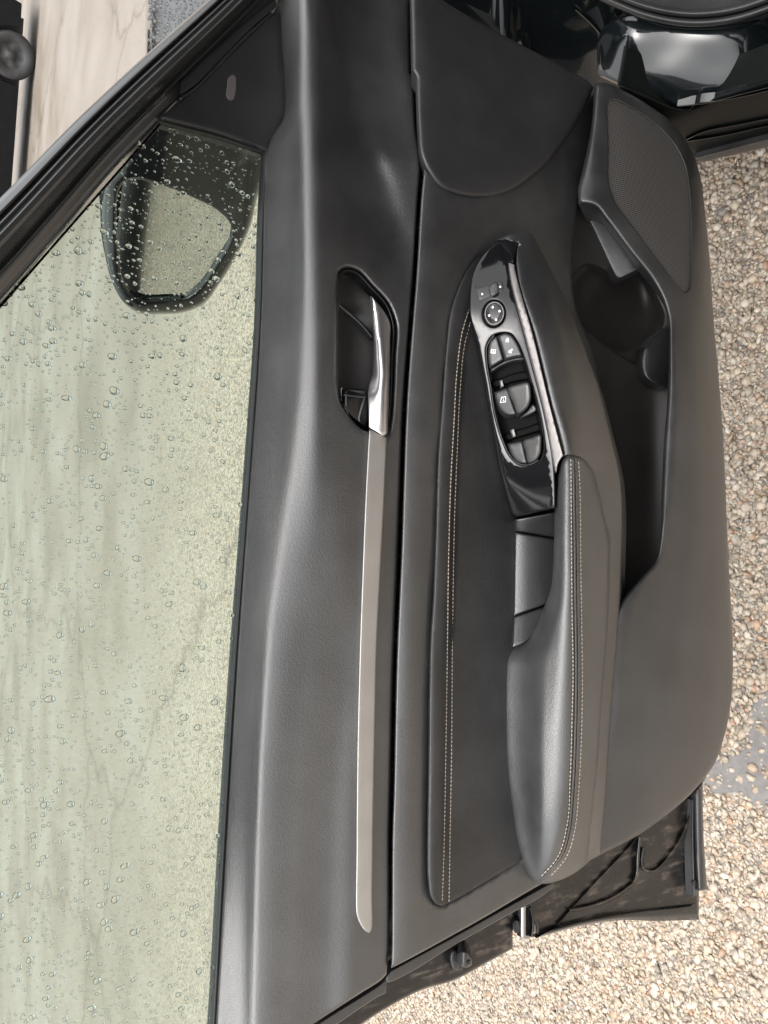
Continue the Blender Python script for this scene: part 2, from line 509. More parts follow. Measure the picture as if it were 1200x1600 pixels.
def band(name, A, B, prof, mat, parent, plane=DOOR, base=None, step=8.0, sub=3, close_back=0.012):
    """a strip between two edge lines A and B with a cross profile (t, d)"""
    n_ = max(len(A), len(B)) if False else 0
    A = curve(A, False, step); B = curve(B, False, step)
    N = max(len(A), len(B))
    def rs(c):
        s_ = np.concatenate([[0], np.cumsum(np.linalg.norm(np.diff(c, axis=0), axis=1))]); s_ /= s_[-1]
        q = np.linspace(0, 1, N)
        return np.stack([np.interp(q, s_, c[:, 0]), np.interp(q, s_, c[:, 1])], 1)
    A = rs(A); B = rs(B)
    ts = [p[0] for p in prof]; ds = [p[1] for p in prof]
    T = []
    for a, b_ in zip(ts[:-1], ts[1:]): T += [a+(b_-a)*k/sub for k in range(sub)]
    T.append(ts[-1]); T = np.array(T)
    Dp = pchip(ts, ds, T)
    verts = []; faces = []
    M = len(T)
    for i in range(N):
        q = A[i]+(B[i]-A[i])*T[:, None]
        bd = base(q[:, 0], q[:, 1]) if base else 0
        verts += [tuple(x) for x in plane.P(q[:, 0], q[:, 1], Dp+bd)]
    for i in range(N-1):
        for k in range(M-1):
            a = i*M+k
            faces.append((a, a+1, a+M+1, a+M))
    if close_back:
        V = np.array(verts).reshape(N, M, 3)
        for e in (0, M-1):
            b0 = len(verts)
            verts += [tuple(x) for x in V[:, e]]+[tuple(x) for x in V[:, e]-plane.n*close_back]
            for i in range(N-1): faces.append((b0+i, b0+i+1, b0+N+i+1, b0+N+i))
    V = np.array(verts)
    f0 = faces[(N//2)*(M-1)+M//2]
    nr = np.cross(V[f0[1]]-V[f0[0]], V[f0[2]]-V[f0[0]])
    if nr @ (CAM-V[f0[0]]) < 0: faces = [f_[::-1] for f_ in faces]
    return obj_from(name, verts, faces, mat, parent)

def line_band(name, path, width, hgt, mat, parent, base, plane=DOOR, step=6.0):
    """a raised bead of given pixel width along a path"""
    c = curve(path, False, step)
    t = np.gradient(c, axis=0); t /= np.linalg.norm(t, axis=1)[:, None]
    nn = np.stack([-t[:, 1], t[:, 0]], 1)
    wv = width if np.ndim(width) == 0 else np.interp(np.linspace(0, 1, len(c)), np.linspace(0, 1, len(width)), width)[:, None]
    A = c-nn*wv/2; B = c+nn*wv/2
    prof = [(0, -0.002), (0.12, hgt*0.6), (0.5, hgt), (0.88, hgt*0.6), (1, -0.002)]
    return band(name, [tuple(p) for p in A], [tuple(p) for p in B], prof, mat, parent, plane, base, step)

def stitches(name, path, base, parent, pitch=6.2, length=4.9, width=1.75, lift=0.0006, slant=0.0):
    c = curve(path, False, 1.0)
    s_ = np.concatenate([[0], np.cumsum(np.linalg.norm(np.diff(c, axis=0), axis=1))])
    verts = []; faces = []
    x = 1.0
    while x + length < s_[-1]:
        q = np.array([[np.interp(x+length*t, s_, c[:, 0]), np.interp(x+length*t, s_, c[:, 1])] for t in (0, .2, .5, .8, 1)])
        e = q[-1]-q[0]; e /= np.linalg.norm(e); nn = np.array([-e[1], e[0]])
        q = q + nn*np.linspace(-slant, slant, 5)[:, None]
        wd = np.array([.45, .9, 1, .9, .45])*width/2
        hg = np.array([-.5, .7, 1, .7, -.5])*lift
        b0 = len(verts)
        d0 = base(q[:, 0], q[:, 1])
        for k in range(5):
            L_ = q[k]-nn*wd[k]; R_ = q[k]+nn*wd[k]; M_ = q[k]
            verts += [tuple(DOOR.P(L_[0], L_[1], d0[k]-lift*0.6)), tuple(DOOR.P(M_[0], M_[1], d0[k]+hg[k])), tuple(DOOR.P(R_[0], R_[1], d0[k]-lift*0.6))]
        for k in range(4):
            a = b0+3*k
            faces += [(a, a+3, a+4, a+1), (a+1, a+4, a+5, a+2)]
        x += pitch
    o = obj_from(name, verts, faces, 'stitch', parent)
    o['kind'] = 'stuff'
    return o

def const(d): return lambda U, V: np.full(np.shape(U), float(d))
def plus(h, d): return lambda U, V: h(U, V)+d
def ell(cx, cy, a, b_, rot=0.0, n_=28):
    t = np.linspace(0, 2*math.pi, n_, endpoint=False)
    x = a*np.cos(t); y = b_*np.sin(t); c, s_ = math.cos(rot), math.sin(rot)
    return np.stack([cx+c*x-s_*y, cy+s_*x+c*y], 1)

def thing(name, label, cat, loc, kind=None, group=None):
    o = bpy.data.objects.new(name, None)
    COL.objects.link(o)
    o.location = loc
    o.empty_display_size = 0.1
    o['label'] = label; o['category'] = cat
    if kind: o['kind'] = kind
    if group: o['group'] = group
    return o
def sub(name, parent):
    o = bpy.data.objects.new(name, None)
    COL.objects.link(o); o.parent = parent
    o.empty_display_size = 0.05
    return o

# ================================================================== the ground
def ground_hit(u, v, z=0.0):
    r_ = _F*FOC + (u-600)*RIV - (v-800)*UPV
    return CAM + r_*((z-CAM[2])/r_[2])

g = obj_from('ground', [(-400, -400, 0), (400, -400, 0), (400, 400, 0), (-400, 400, 0)], [(0, 1, 2, 3)], 'paving')
g['kind'] = 'structure'
g['label'] = 'pale exposed aggregate paving, damp from rain'

# loose-looking stones set in the paving, near the door
PUDDLES = [(1150, 1195, 62, 26, -0.25), (1200, 1130, 30, 60, 0.2), (1128, 1232, 36, 18, 0.1), (1190, 1230, 40, 30, 0.5)]
def build_stones():
    pitch = 0.0080
    xs = np.arange(-2.0, 1.25, pitch); ys = np.arange(-0.35, 2.5, pitch)
    G = np.stack(np.meshgrid(xs, ys), -1).reshape(-1, 2)
    G += RNG.uniform(-0.5, 0.5, G.shape)*pitch*0.95
    p3 = np.concatenate([G, np.zeros((len(G), 1))], 1)
    u, v = project(p3)
    keep = (u > 380) & (u < 1290) & (v > 120) & (v < 1700) & ((u > 985) | (v > 1180))
    G = G[keep]; u = u[keep]; v = v[keep]
    N = len(G)
    # icosahedron
    t = (1+5**0.5)/2
    I = np.array([(-1, t, 0), (1, t, 0), (-1, -t, 0), (1, -t, 0), (0, -1, t), (0, 1, t), (0, -1, -t), (0, 1, -t), (t, 0, -1), (t, 0, 1), (-t, 0, -1), (-t, 0, 1)], float)
    I /= np.linalg.norm(I[0])
    T = np.array([(0, 11, 5), (0, 5, 1), (0, 1, 7), (0, 7, 10), (0, 10, 11), (1, 5, 9), (5, 11, 4), (11, 10, 2), (10, 7, 6), (7, 1, 8), (3, 9, 4), (3, 4, 2), (3, 2, 6), (3, 6, 8), (3, 8, 9), (4, 9, 5), (2, 4, 11), (6, 2, 10), (8, 6, 7), (9, 8, 1)])
    size = pitch*np.clip(RNG.lognormal(-0.52, 0.42, N), 0.26, 1.4)
    sc = np.stack([size*RNG.uniform(0.75, 1.3, N), size*RNG.uniform(0.75, 1.3, N), size*RNG.uniform(0.34, 0.55, N)], 1)
    q = RNG.normal(size=(N, 3)); q[:, :2] *= 0.35
    ang = RNG.uniform(0, 6.28, N); q /= np.linalg.norm(q, axis=1)[:, None]
    V = I[None]*(1+RNG.uniform(-0.22, 0.22, (N, 12)))[..., None]*sc[:, None]
    c = np.cos(ang)[:, None, None]; s_ = np.sin(ang)[:, None, None]; k = q[:, None, :]
    V = V*c + np.cross(np.broadcast_to(k, V.shape), V)*s_ + k*np.einsum('nij,nkj->nik', V, k)*(1-c)
    wet = np.zeros(N, bool)
    for (cu, cv, a, b_, r_) in PUDDLES:
        c0, s0 = math.cos(r_), math.sin(r_)
        x = (u-cu)*c0+(v-cv)*s0; y = -(u-cu)*s0+(v-cv)*c0
        wet |= (x/a)**2+(y/b_)**2 < 1+0.35*np.sin(u*.13)*np.sin(v*.11)+0.9*RNG.uniform(-1, 1, N)
    ok = ~wet | (RNG.uniform(size=N) < 0.22)
    z = size*RNG.uniform(0.0, 0.35, N)
    V[..., :2] += G[:, None]; V[..., 2] += z[:, None]
    V = V[ok]; N = len(V)
    pal = np.array([(.50, .44, .355), (.46, .385, .30), (.54, .49, .42), (.42, .325, .235), (.38, .345, .30), (.45, .27, .17), (.25, .235, .22), (.58, .55, .50)])
    pick = RNG.choice(len(pal), N, p=[.27, .19, .17, .11, .11, .04, .06, .05])
    colr = pal[pick]*0.82+np.array([.45, .375, .285])*0.18
    colr = colr*RNG.uniform(0.74, 1.12, (N, 1))*np.array([1.0, .95, .89])
    me = bpy.data.meshes.new('gravel_stones')
    me.vertices.add(N*12); me.vertices.foreach_set('co', V.reshape(-1).astype('f4'))
    F_ = (T[None]+(np.arange(N)*12)[:, None, None]).reshape(-1, 3)
    me.loops.add(len(F_)*3); me.loops.foreach_set('vertex_index', F_.reshape(-1).astype('i4'))
    me.polygons.add(len(F_)); me.polygons.foreach_set('loop_start', np.arange(0, len(F_)*3, 3, dtype='i4'))
    me.polygons.foreach_set('use_smooth', np.ones(len(F_), bool))
    me.update(calc_edges=True)
    ca = me.color_attributes.new('tone', 'FLOAT_COLOR', 'POINT')
    cc = np.ones((N, 12, 4), 'f4'); cc[..., :3] = colr[:, None]
    ca.data.foreach_set('color', cc.reshape(-1))
    me.materials.append(MATS['stones'])
    o = bpy.data.objects.new('gravel_stones', me)
    COL.objects.link(o); o.parent = g
    o['kind'] = 'stuff'
    return N
n_stones = build_stones()
# bare mortar patch where stones have come away
gz = Plane((0, 0, 0), (0, 0, 1))
o = patch('worn_mortar_patch', curve([(1095, 1210), (1120, 1188), (1165, 1165), (1172, 1105), (1195, 1080), (1235, 1075), (1260, 1200), (1230, 1262), (1180, 1262), (1150, 1240), (1110, 1238)]),
          lambda U, V: 0.0022+0.001*np.sin(U*0.11)*np.sin(V*0.09), 'wet_mortar', g, spacing=8, bevel=(6, 0.004), skirt=0.003, plane=gz)

# ================================================================== the door
door = thing('car_door_assembly', 'open black car door seen from inside, with armrest, window switches and wet window', 'car door', (0.0, 0.0, 0.35))
tilt = lambda U: 0.00016*np.maximum(0, 400-np.asarray(U, float))

# ---- painted steel shell behind the trim
H_shell = loft([(-60, 560, -.035), (1700, 560, -.035)], [(-60, 700, -.030), (1700, 700, -.030)], [(-60, 1100, -.025), (1700, 1100, -.025)])
shell_out = curve([(600, -70, 1), (680, 10, 1), (800, 85), (925, 150), (1025, 192), (1062, 245), (1084, 310), (1110, 500), (1122, 700), (1130, 900), (1133, 1050), (1122, 1160), (1096, 1230, 1),
                   (1094, 1300), (1092, 1436, 1), (1030, 1438), (970, 1437), (900, 1446), (838, 1466, 1), (834, 1440), (806, 1420, 1), (801, 1459, 1), (801, 1482, 1), (760, 1505), (706, 1533), (664, 1545), (600, 1578), (500, 1650, 1), (470, 1690, 1), (530, 900, 1), (540, 260, 1), (560, -70, 1)])
def Hs(U, V):
    d = H_shell(U, V)
    # pressed swage: a sunken triangular field and stiffening ridges
    d = d - 0.010/(1+np.exp(-((V-1345)-(U-985)*-0.95+8)/4.0))*((U > 880) & (V < 1432))*0
    f1 = 1/(1+np.exp(-(((U-960)*0.62+(V-1400)*0.78))/5.0))
    deep = np.clip(1-np.abs((U-965)/110)**4, 0, 1)*np.clip(1-np.abs((V-620)/360)**4, 0, 1)
    return d - 0.006*f1 - 0.075*deep
shell = patch('door_shell', shell_out, Hs, 'dusty_paint', door, spacing=12, bevel=(5, 0.006), skirt=0.06)
Hsr = lambda U, V: Hs(U, V)+0.001
line_band('swage_line', [(1000, 1300), (993, 1312), (930, 1380), (872, 1444)], 3.0, 0.0025, 'dusty_paint', shell, Hsr)
line_band('stiffening_rib', [(1000, 1308), (997, 1340), (995, 1370), (990, 1378)], 7.0, 0.006, 'clean_paint', shell, Hsr)
line_band('pressed_groove_edge', [(1085, 1245), (1075, 1285), (1052, 1330), (1020, 1362), (1008, 1360), (1006, 1325)], 6.0, 0.004, 'dusty_paint', shell, Hsr)
line_band('pressed_groove_edge', [(990, 1380), (960, 1402), (915, 1418), (890, 1422)], 7.0, 0.004, 'dusty_paint', shell, Hsr)
band('hem_flange', [(872, 1447), (960, 1428), (1030, 1418), (1086, 1412)], [(838, 1466), (970, 1438), (1030, 1439), (1092, 1437)], [(0, 0.0), (.2, .004), (.6, .006), (1, 0.002)], 'clean_paint', shell, base=Hsr)
# lower rubber strip with its clip
seal = patch('sill_seal', curve([(1082, 1240, 1), (1098, 1224, 1), (1099, 1300), (1105, 1390, 1), (1091, 1392, 1), (1085, 1310)]), loft([(1220, 1083, -.018), (1400, 1085, -.018)], [(1220, 1090, -.006), (1400, 1096, -.006)], [(1220, 1099, -.02), (1400, 1106, -.02)]), 'seal_rubber', door, spacing=5, bevel=(2, .002), skirt=0.02)
band('inner_lip', [(1081, 1250), (1080, 1300), (1082, 1400)], [(1085, 1246), (1085, 1300), (1089, 1400)], [(0, 0), (.5, .004), (1, 0)], 'seal_rubber', seal, base=const(-.018))
patch('seal_clip', ell(1086, 1380, 3.2, 5.5), const(-.012), 'rubber', seal, spacing=3, bevel=(2, .001), skirt=0.01)

# latch and bump stop on the rear edge
latch = patch('door_latch', curve([(806, 1424, 1), (812, 1418), (827, 1416), (832, 1420, 1), (833, 1462, 1), (826, 1467), (808, 1461, 1)]), loft([(1400, 805, -.03), (1480, 805, -.03)], [(1400, 818, -.012), (1480, 818, -.012)], [(1400, 833, -.03), (1480, 833, -.03)]), 'steel', door, spacing=4, bevel=(2, .002), skirt=0.03)
patch('latch_slot', curve([(803, 1440), (808, 1438), (812, 1448), (811, 1457), (805, 1458)]), const(-.02), 'rubber', latch, spacing=4, bevel=(1, .001), skirt=.02)
line_band('latch_rim', [(829, 1418), (833, 1440), (831, 1464)], 4, .004, 'gloss_black', latch, const(-.016))
stop_root = patch('bump_stop', ell(711, 1500, 8, 17, -0.1), const(-.02), 'seal_rubber', door, spacing=4, bevel=(4, .006), skirt=.02)
patch('stop_body', curve([(716, 1488), (726, 1486), (736, 1496), (737, 1508), (728, 1512), (717, 1508)]), loft([(1480, 714, -.016), (1515, 714, -.016)], [(1480, 726, .004), (1515, 726, .004)], [(1480, 738, -.006), (1515, 738, -.006)]), 'seal_rubber', stop_root, spacing=3, bevel=(3, .004), skirt=.03)
patch('stop_hole', ell(733, 1504, 2.2, 3.0), const(.003), 'rubber', stop_root, spacing=2, bevel=(1, .0005), skirt=.004)

# ---- upper trim panel (belt line to the first seam)
belt = [(0, 440), (20, 438.5), (60, 440), (130, 445), (160, 446), (185, 443), (210, 427), (230, 417), (300, 413), (500, 407), (760, 389), (1050, 369), (1300, 354), (1600, 337), (1700, 331)]
seam = [(1518, 605), (1480, 607), (1300, 608), (1240, 609.5), (1040, 614), (840, 622), (760, 624.5), (640, 629), (500, 639), (440, 644), (300, 653), (262, 656), (245, 655), (200, 649), (160, 647), (122, 646)]
up_out = curve([(452, -60, 1)] + [(438, 20, 1)] + [(u, v) for v, u in belt[2:]] + [(331, 1700, 1), (380, 1690, 1), (430, 1637), (489, 1600), (560, 1554), (597, 1530), (604, 1522, 1)] + [(u, v) for v, u in seam[1:-1]] + [(646, 124, 1), (640, 113, 1), (637, 0), (636, -60, 1)], step=6)
H_up = loft(
    [(-60, 437, -.016), (60, 440, -.022), (160, 446, -.024), (230, 416, -.036), (500, 406, -.038), (1050, 367, -.038), (1700, 330, -.036)],
    [(-60, 462, .008), (60, 460, .003), (230, 456, .001), (400, 456, .001), (560, 445, -.004), (700, 432, -.009), (1000, 404, -.012), (1300, 389, -.013), (1700, 380, -.013)],
    [(-60, 480, .026), (60, 478, .020), (230, 478, .022), (400, 480, .024), (560, 478, .023), (700, 466, .016), (850, 446, .007), (1000, 424, .001), (1300, 404, .000), (1700, 396, .000)],
    [(-60, 497, .024), (60, 495, .024), (230, 497, .028), (400, 499, .030), (560, 500, .031), (700, 500, .028), (850, 497, .021), (1000, 485, .0125), (1300, 460, .0085), (1700, 448, .008)],
    [(-60, 512, .010), (60, 514, .012), (230, 525, .021), (400, 530, .028), (560, 540, .030), (700, 545, .0295), (850, 545, .0265), (1000, 538, .0185), (1300, 515, .0145), (1700, 505, .014)],
    [(-60, 533, -.020), (60, 540, -.014), (150, 556, -.006), (230, 575, .000), (300, 597, .004), (380, 622, .013), (430, 634, .021), (520, 634, .026), (700, 600, .028), (1000, 585, .024), (1300, 560, .022), (1700, 550, .022)],
    [(-60, 575, -.024), (60, 580, -.018), (150, 592, -.006), (225, 605, .004), (250, 612, .011), (300, 628, .013), (380, 641, .017), (430, 642, .022), (520, 638, .027), (700, 622, .026), (1000, 612, .022), (1300, 606, .021), (1700, 604, .021)],
    [(-60, 640, -.022), (60, 640, -.016), (150, 650, .000), (225, 654, .009), (250, 657, .018), (300, 655, .019), (380, 650, .021), (430, 648, .024), (520, 643, .027), (700, 630, .025), (1000, 620, .020), (1300, 612, .019), (1700, 610, .019)])
handle_hole = curve([(527, 440), (530, 424), (541, 418), (556, 421), (582, 446), (608, 476), (618, 502), (617, 560), (615, 610), (611, 660), (606, 679), (596, 684), (578, 676), (566, 671), (543, 648), (531, 628), (527, 604), (526, 520)], step=4)
upper = patch('shoulder_panel', up_out, H_up, 'soft_touch', door, spacing=6.5, bevel=(4.5, .004), skirt=.03, holes=[handle_hole], hole_skirt=.03, hole_bevel=(6, .006))
# thin capping strip below the upper panel's rear edge
patch('trim_lip', curve([(604, 1524, 1), (598, 1534), (490, 1604), (440, 1640, 1), (470, 1640, 1), (526, 1601), (590, 1558), (603, 1552, 1)]), const(.002), 'hard_plastic', door, spacing=8, bevel=(2.5, .003), skirt=.03)
line_band('belt_seal', [(417, 226), (411, 330), (406, 500), (396, 650), (385, 800), (366.5, 1050), (351, 1300), (334.5, 1600), (328.5, 1690)], [6, 6.5, 7.5, 8, 8.5, 9], .005, 'rubber', door, const(-.044), step=10)

# ---- satin inlay strip
strip_out = curve([(577, 671, 1), (572, 760), (567, 880), (561.5, 1040), (558, 1200), (557, 1330), (557, 1428), (560, 1438), (571, 1455), (577, 1458), (581, 1452), (581.5, 1400), (583, 1280), (585.5, 1150), (589, 1000), (594, 900), (601, 760), (604, 684, 1)], step=6)
H_strip = lambda U, V: H_up(np.asarray(U)*0+575, V)+.0055 - .00009*(np.asarray(U)-(575))
patch('silver_inlay_strip', strip_out, H_strip, 'satin_silver', door, spacing=5, bevel=(2.6, .0022), skirt=.008)

# ---- door handle set in its bowl
bowl = patch('handle_bowl', handle_hole + (handle_hole-np.array([572, 550]))*0.03, loft([(410, 526, .000), (470, 526, -.006), (500, 526, -.020), (700, 526, -.020)], [(410, 552, -.004), (470, 552, -.014), (500, 552, -.026), (700, 552, -.024)], [(410, 585, .006), (480, 585, -.010), (520, 585, -.020), (700, 585, -.020)], [(410, 622, .016), (700, 622, .010)]), 'dark_bowl', door, spacing=5, bevel=(5, .0), skirt=.01)
line_band('bowl_fold', [(528, 474), (545, 489), (563, 505), (582, 527)], 7, .006, 'hard_plastic', bowl, loft([(460, 526, -.014), (540, 526, -.014)], [(460, 590, -.016), (540, 590, -.016)]))
line_band('bowl_rim', [(530, 430), (541, 422), (555, 425), (580, 449), (606, 480), (614, 504), (613, 560), (611, 620), (607, 668)], 5, .004, 'gloss_black', bowl, plus(H_up, -.008), step=5)
H_lev = loft([(460, 578.5, .016), (500, 581, .014), (540, 584, .012), (580, 582.5, .012), (600, 577, .012), (620, 575, .022), (690, 575, .030)], [(460, 581, .022), (500, 585, .024), (540, 590, .028), (580, 595, .034), (610, 598, .037), (640, 599, .037), (690, 598, .035)], [(460, 590, .024), (520, 598, .029), (600, 603, .037), (690, 603, .035)], [(460, 610, .018), (600, 611, .028), (690, 608, .028)])
lever = patch('door_handle_lever', curve([(579, 462), (581, 490), (584, 530), (584, 565), (582, 585), (577, 600), (575, 612), (575.5, 640), (576, 668, 1), (590, 676), (600, 681), (604, 678), (606, 655), (608, 600), (609.5, 530), (609, 503), (603, 491), (590, 474)], step=3.5), H_lev, 'satin_lever', door, spacing=3.5, bevel=(2.2, .002), skirt=.02)
lock = patch('lock_tab', curve([(533, 606, 1), (571, 608, 1), (574, 620), (574, 660), (571, 669, 1), (560, 661), (545, 647), (535, 630)], step=4), loft([(600, 532, .004), (680, 532, .004)], [(600, 540, .014), (618, 540, .022), (680, 540, .014)], [(600, 572, .010), (618, 572, .018), (680, 572, .014)]), 'gloss_black', door, spacing=4, bevel=(3, .004), skirt=.03)
line_band('lock_ridge', [(537, 617), (552, 619), (571, 621)], 4, .002, 'button', lock, loft([(600, 532, .010), (680, 532, .010)], [(600, 540, .021), (680, 540, .019)], [(600, 572, .017), (680, 572, .015)]))
line_band('lock_grip', [(541, 624), (539, 636), (544, 644)], 4, .0015, 'button_cap', lock, const(.018))

ins_out = curve([(748, 398), (732, 416), (715, 450), (704, 484), (696, 546), (690, 629), (684, 711), (680, 835), (676, 938), (672, 1000), (669, 1180), (668, 1375), (673, 1402), (683, 1414), (693, 1416), (706, 1410), (816, 1344, 1), (826, 1320, 1), (880, 1200), (880, 900), (860, 760), (800, 560), (770, 430)], step=6)
# ---- middle trim panel
mid_out = curve([(663, 262, 1), (659, 300), (650, 440), (645, 500), (635, 640), (630.5, 760), (628, 840), (619.5, 1040), (615, 1240), (613, 1300), (612, 1480), (611, 1513, 1), (640, 1498), (740, 1443), (845, 1382), (900, 1352, 1), (940, 1300), (950, 1000), (945, 700), (930, 560), (897, 470), (893, 400), (904, 310), (924, 215), (929, 140, 1), (905, 175), (850, 250), (790, 296), (740, 308), (705, 300), (682, 282)], step=7)
H_mid = loft(
    [(200, 655, .032), (440, 648, .032), (760, 630, .030), (1040, 619, .027), (1500, 610, .026)],
    [(200, 680, .036), (440, 672, .036), (760, 655, .034), (1040, 645, .032), (1500, 640, .030)],
    [(200, 730, .034), (440, 715, .034), (760, 690, .031), (1040, 680, .028), (1500, 700, .028)],
    [(200, 800, .024), (300, 800, .026), (440, 800, .026), (760, 800, .026), (1040, 790, .026), (1500, 800, .028)],
    [(200, 900, .004), (300, 880, .012), (440, 880, .008), (760, 900, .010), (1040, 900, .026), (1500, 900, .028)],
    [(130, 932, -.004), (440, 930, -.004), (760, 960, .000), (1500, 950, .028)])
def H_card(U, V):
    q = np.stack([np.ravel(U), np.ravel(V)], 1)
    dd = np.where(inside(ins_out, q), edge_dist(ins_out, q), 0).reshape(np.shape(U))
    return H_mid(U, V) - .016*np.clip((dd-2.5)/5, 0, 1)
middle = patch('door_card', mid_out, H_card, 'soft_touch', door, spacing=8, bevel=(4, .004), skirt=.03)
patch('edge_cover', curve([(611, 1516, 1), (700, 1468), (790, 1418), (864, 1377, 1), (866, 1384, 1), (852, 1397), (790, 1432), (700, 1483), (640, 1520), (611, 1534), (603, 1536, 1), (603, 1526, 1)]), const(.006), 'hard_plastic', door, spacing=8, bevel=(2.5, .003), skirt=.03)

# ---- smooth front panel ahead of the armrest
H_fr = loft(
    [(-60, 635, .030), (120, 640, .036), (260, 655, .040), (320, 660, .036)],
    [(-60, 660, .034), (120, 668, .040), (260, 690, .040), (320, 700, .034)],
    [(-60, 760, .036), (120, 780, .038), (240, 780, .040), (300, 770, .034), (320, 770, .031)],
    [(-60, 850, .026), (120, 880, .030), (200, 870, .034), (260, 850, .034), (320, 840, .024)],
    [(-60, 930, .016), (120, 932, .018), (180, 915, .020), (260, 880, .016), (320, 870, .016)])
front = patch('kick_panel', curve([(640, -60, 1), (641, 0), (643, 110, 1), (650, 122, 1), (653, 200), (658, 245), (668, 268), (688, 294), (715, 306), (750, 310), (790, 303), (850, 258), (895, 200), (921, 150), (927, 136), (920, 128), (860, 94), (795, 60), (700, 6), (640, -35, 1)]), H_fr, 'smooth_panel', door, spacing=8, bevel=(9, .007), skirt=.03)
line_band('panel_weld', [(672, 274), (690, 294), (710, 304), (728, 309), (775, 309)], 4, .001, 'smooth_panel', front, plus(H_fr, -.006))

# ---- padded insert with a stitched roll
gro = [(400, 745), (416, 732), (450, 715), (484, 704), (546, 696), (629, 690), (711, 684), (835, 680), (938, 676), (1000, 672), (1180, 669), (1375, 668), (1420, 668)]
_gv = np.array([a for a, b_ in gro], float); _gu = np.array([b_ for a, b_ in gro], float)
def H_ins(U, V):
    x = U - np.interp(V, _gv, _gu)
    wb = np.interp(V, [400, 500, 1000, 1420], [24, 25, 27, 23])
    p = np.clip(x/(wb*1.28), 0, 1)
    base = np.interp(V, [400, 700, 1420], [.027, .025, .026])
    bead = .0125*np.sqrt(np.clip(1-((p-.40)/.62)**2, 0, 1))*np.interp(V, [395, 440, 480], [.3, .8, 1])
    # seams pulled down by the stitches
    return base + bead - .0015*np.exp(-((x-wb*1.17)/4.0)**2)
insert = patch('padded_insert', ins_out, H_ins, 'leatherette', door, spacing=4.5, bevel=(4, .005), skirt=.02)
L1 = [(734, 480), (721, 525), (715, 571), (709, 670), (704.5, 752), (701, 876), (699.3, 1000), (696.5, 1180), (694.4, 1300), (691, 1413)]
L2 = [(736, 500), (727, 534), (719, 608), (715, 690), (710.7, 793), (708, 917), (707, 1000), (705.5, 1180), (703.4, 1300), (701.6, 1410)]
stitches('stitching', L1, plus(H_ins, .0004), insert)
stitches('stitching', L2, plus(H_ins, .0004), insert)

# ---- lower trim panel with pocket rim and loudspeaker
low_out = curve([(928, 131, 1), (945, 129), (975, 142), (1020, 169), (1050, 191), (1072, 221), (1084, 244), (1093, 270), (1100, 319), (1106, 386), (1114, 501), (1122, 590), (1129, 690), (1132, 760), (1138, 900), (1142.6, 979), (1144, 1042), (1141, 1106), (1131, 1153), (1116, 1194), (1100, 1217), (1081, 1239), (1002, 1302), (938, 1336), (900, 1356, 1),
                 (905, 1300), (930, 1150), (940, 1030), (958, 975, 1), (967, 947), (1002, 902), (1025, 875), (1031, 847), (1034, 772), (1037, 702), (1043, 616), (1044, 495), (1037, 470), (1021, 441), (989, 400), (946, 342), (929, 322), (916, 319), (904, 319, 1), (903, 300), (911, 262), (925, 190)], step=6)
H_low = loft(
    [(120, 925, .020), (250, 908, .026), (320, 903, .030), (450, 1010, .058), (620, 1042, .072), (780, 1033, .075), (900, 990, .072), (970, 955, .066), (1150, 935, .058), (1360, 900, .036)],
    [(120, 938, .034), (250, 930, .042), (320, 935, .046), (450, 1034, .066), (620, 1055, .078), (780, 1047, .081), (900, 1010, .079), (970, 985, .075), (1150, 965, .068), (1360, 925, .042)],
    [(120, 970, .040), (250, 1000, .052), (320, 1010, .056), (450, 1060, .068), (620, 1080, .078), (780, 1080, .080), (970, 1060, .078), (1150, 1030, .072), (1360, 950, .044)],
    [(120, 1010, .034), (250, 1070, .048), (320, 1085, .052), (450, 1095, .060), (620, 1108, .066), (780, 1115, .066), (970, 1118, .062), (1150, 1100, .056), (1360, 1000, .036)],
    [(120, 1050, .020), (250, 1092, .030), (320, 1102, .034), (450, 1112, .038), (620, 1125, .042), (780, 1135, .044), (970, 1144, .040), (1150, 1135, .034), (1360, 1050, .024)])
grille = curve([(951, 157), (960, 156), (990, 171), (1035, 204), (1060, 236), (1071, 262), (1077, 300), (1079, 375), (1076.5, 452), (1071, 457), (1032.5, 412), (990, 355), (959, 311), (952, 290), (950.6, 230)], step=5)
lower = patch('pocket_panel', low_out, H_low, 'hard_plastic', door, spacing=8, bevel=(7, .007), skirt=.06, draft=(0, .55, -.83), holes=[grille], hole_skirt=.006, hole_bevel=(2.5, .002))
patch('speaker_grille', grille+(grille-np.array([1015, 300]))*0.012, plus(H_low, -.0035), 'speaker_mesh', door, spacing=8, bevel=(0, 0), skirt=.004)

# ---- door pocket: back wall, bottle bowl, lit front wedge
H_pk = loft([(300, 880, -.012), (480, 875, -.012), (700, 900, -.010), (980, 930, .000)], [(300, 930, -.016), (480, 930, -.020), (700, 960, -.020), (980, 960, -.01)], [(300, 1000, -.010), (480, 1000, -.018), (700, 1010, -.014), (980, 1000, .000)], [(300, 1060, .030), (480, 1060, .010), (700, 1060, .020), (980, 1050, .02)])
holder_out = curve([(900, 425), (915, 413), (940, 419), (968, 437), (998, 424), (1024, 462), (1036, 500), (1030, 516), (1008, 534), (998, 566), (960, 548), (925, 520), (897, 492), (891, 460)], step=6)
pocket = patch('door_pocket', curve([(906, 316), (935, 322), (1000, 395), (1050, 470), (1056, 560), (1052, 640), (1045, 850), (1010, 915), (960, 990), (930, 990), (900, 900), (900, 700), (880, 560), (870, 480), (884, 440), (894, 380)], step=7), H_pk, 'dark_bowl', door, spacing=9, bevel=(3, .002), skirt=.01, holes=[holder_out], hole_skirt=.02, hole_bevel=(6, .004))
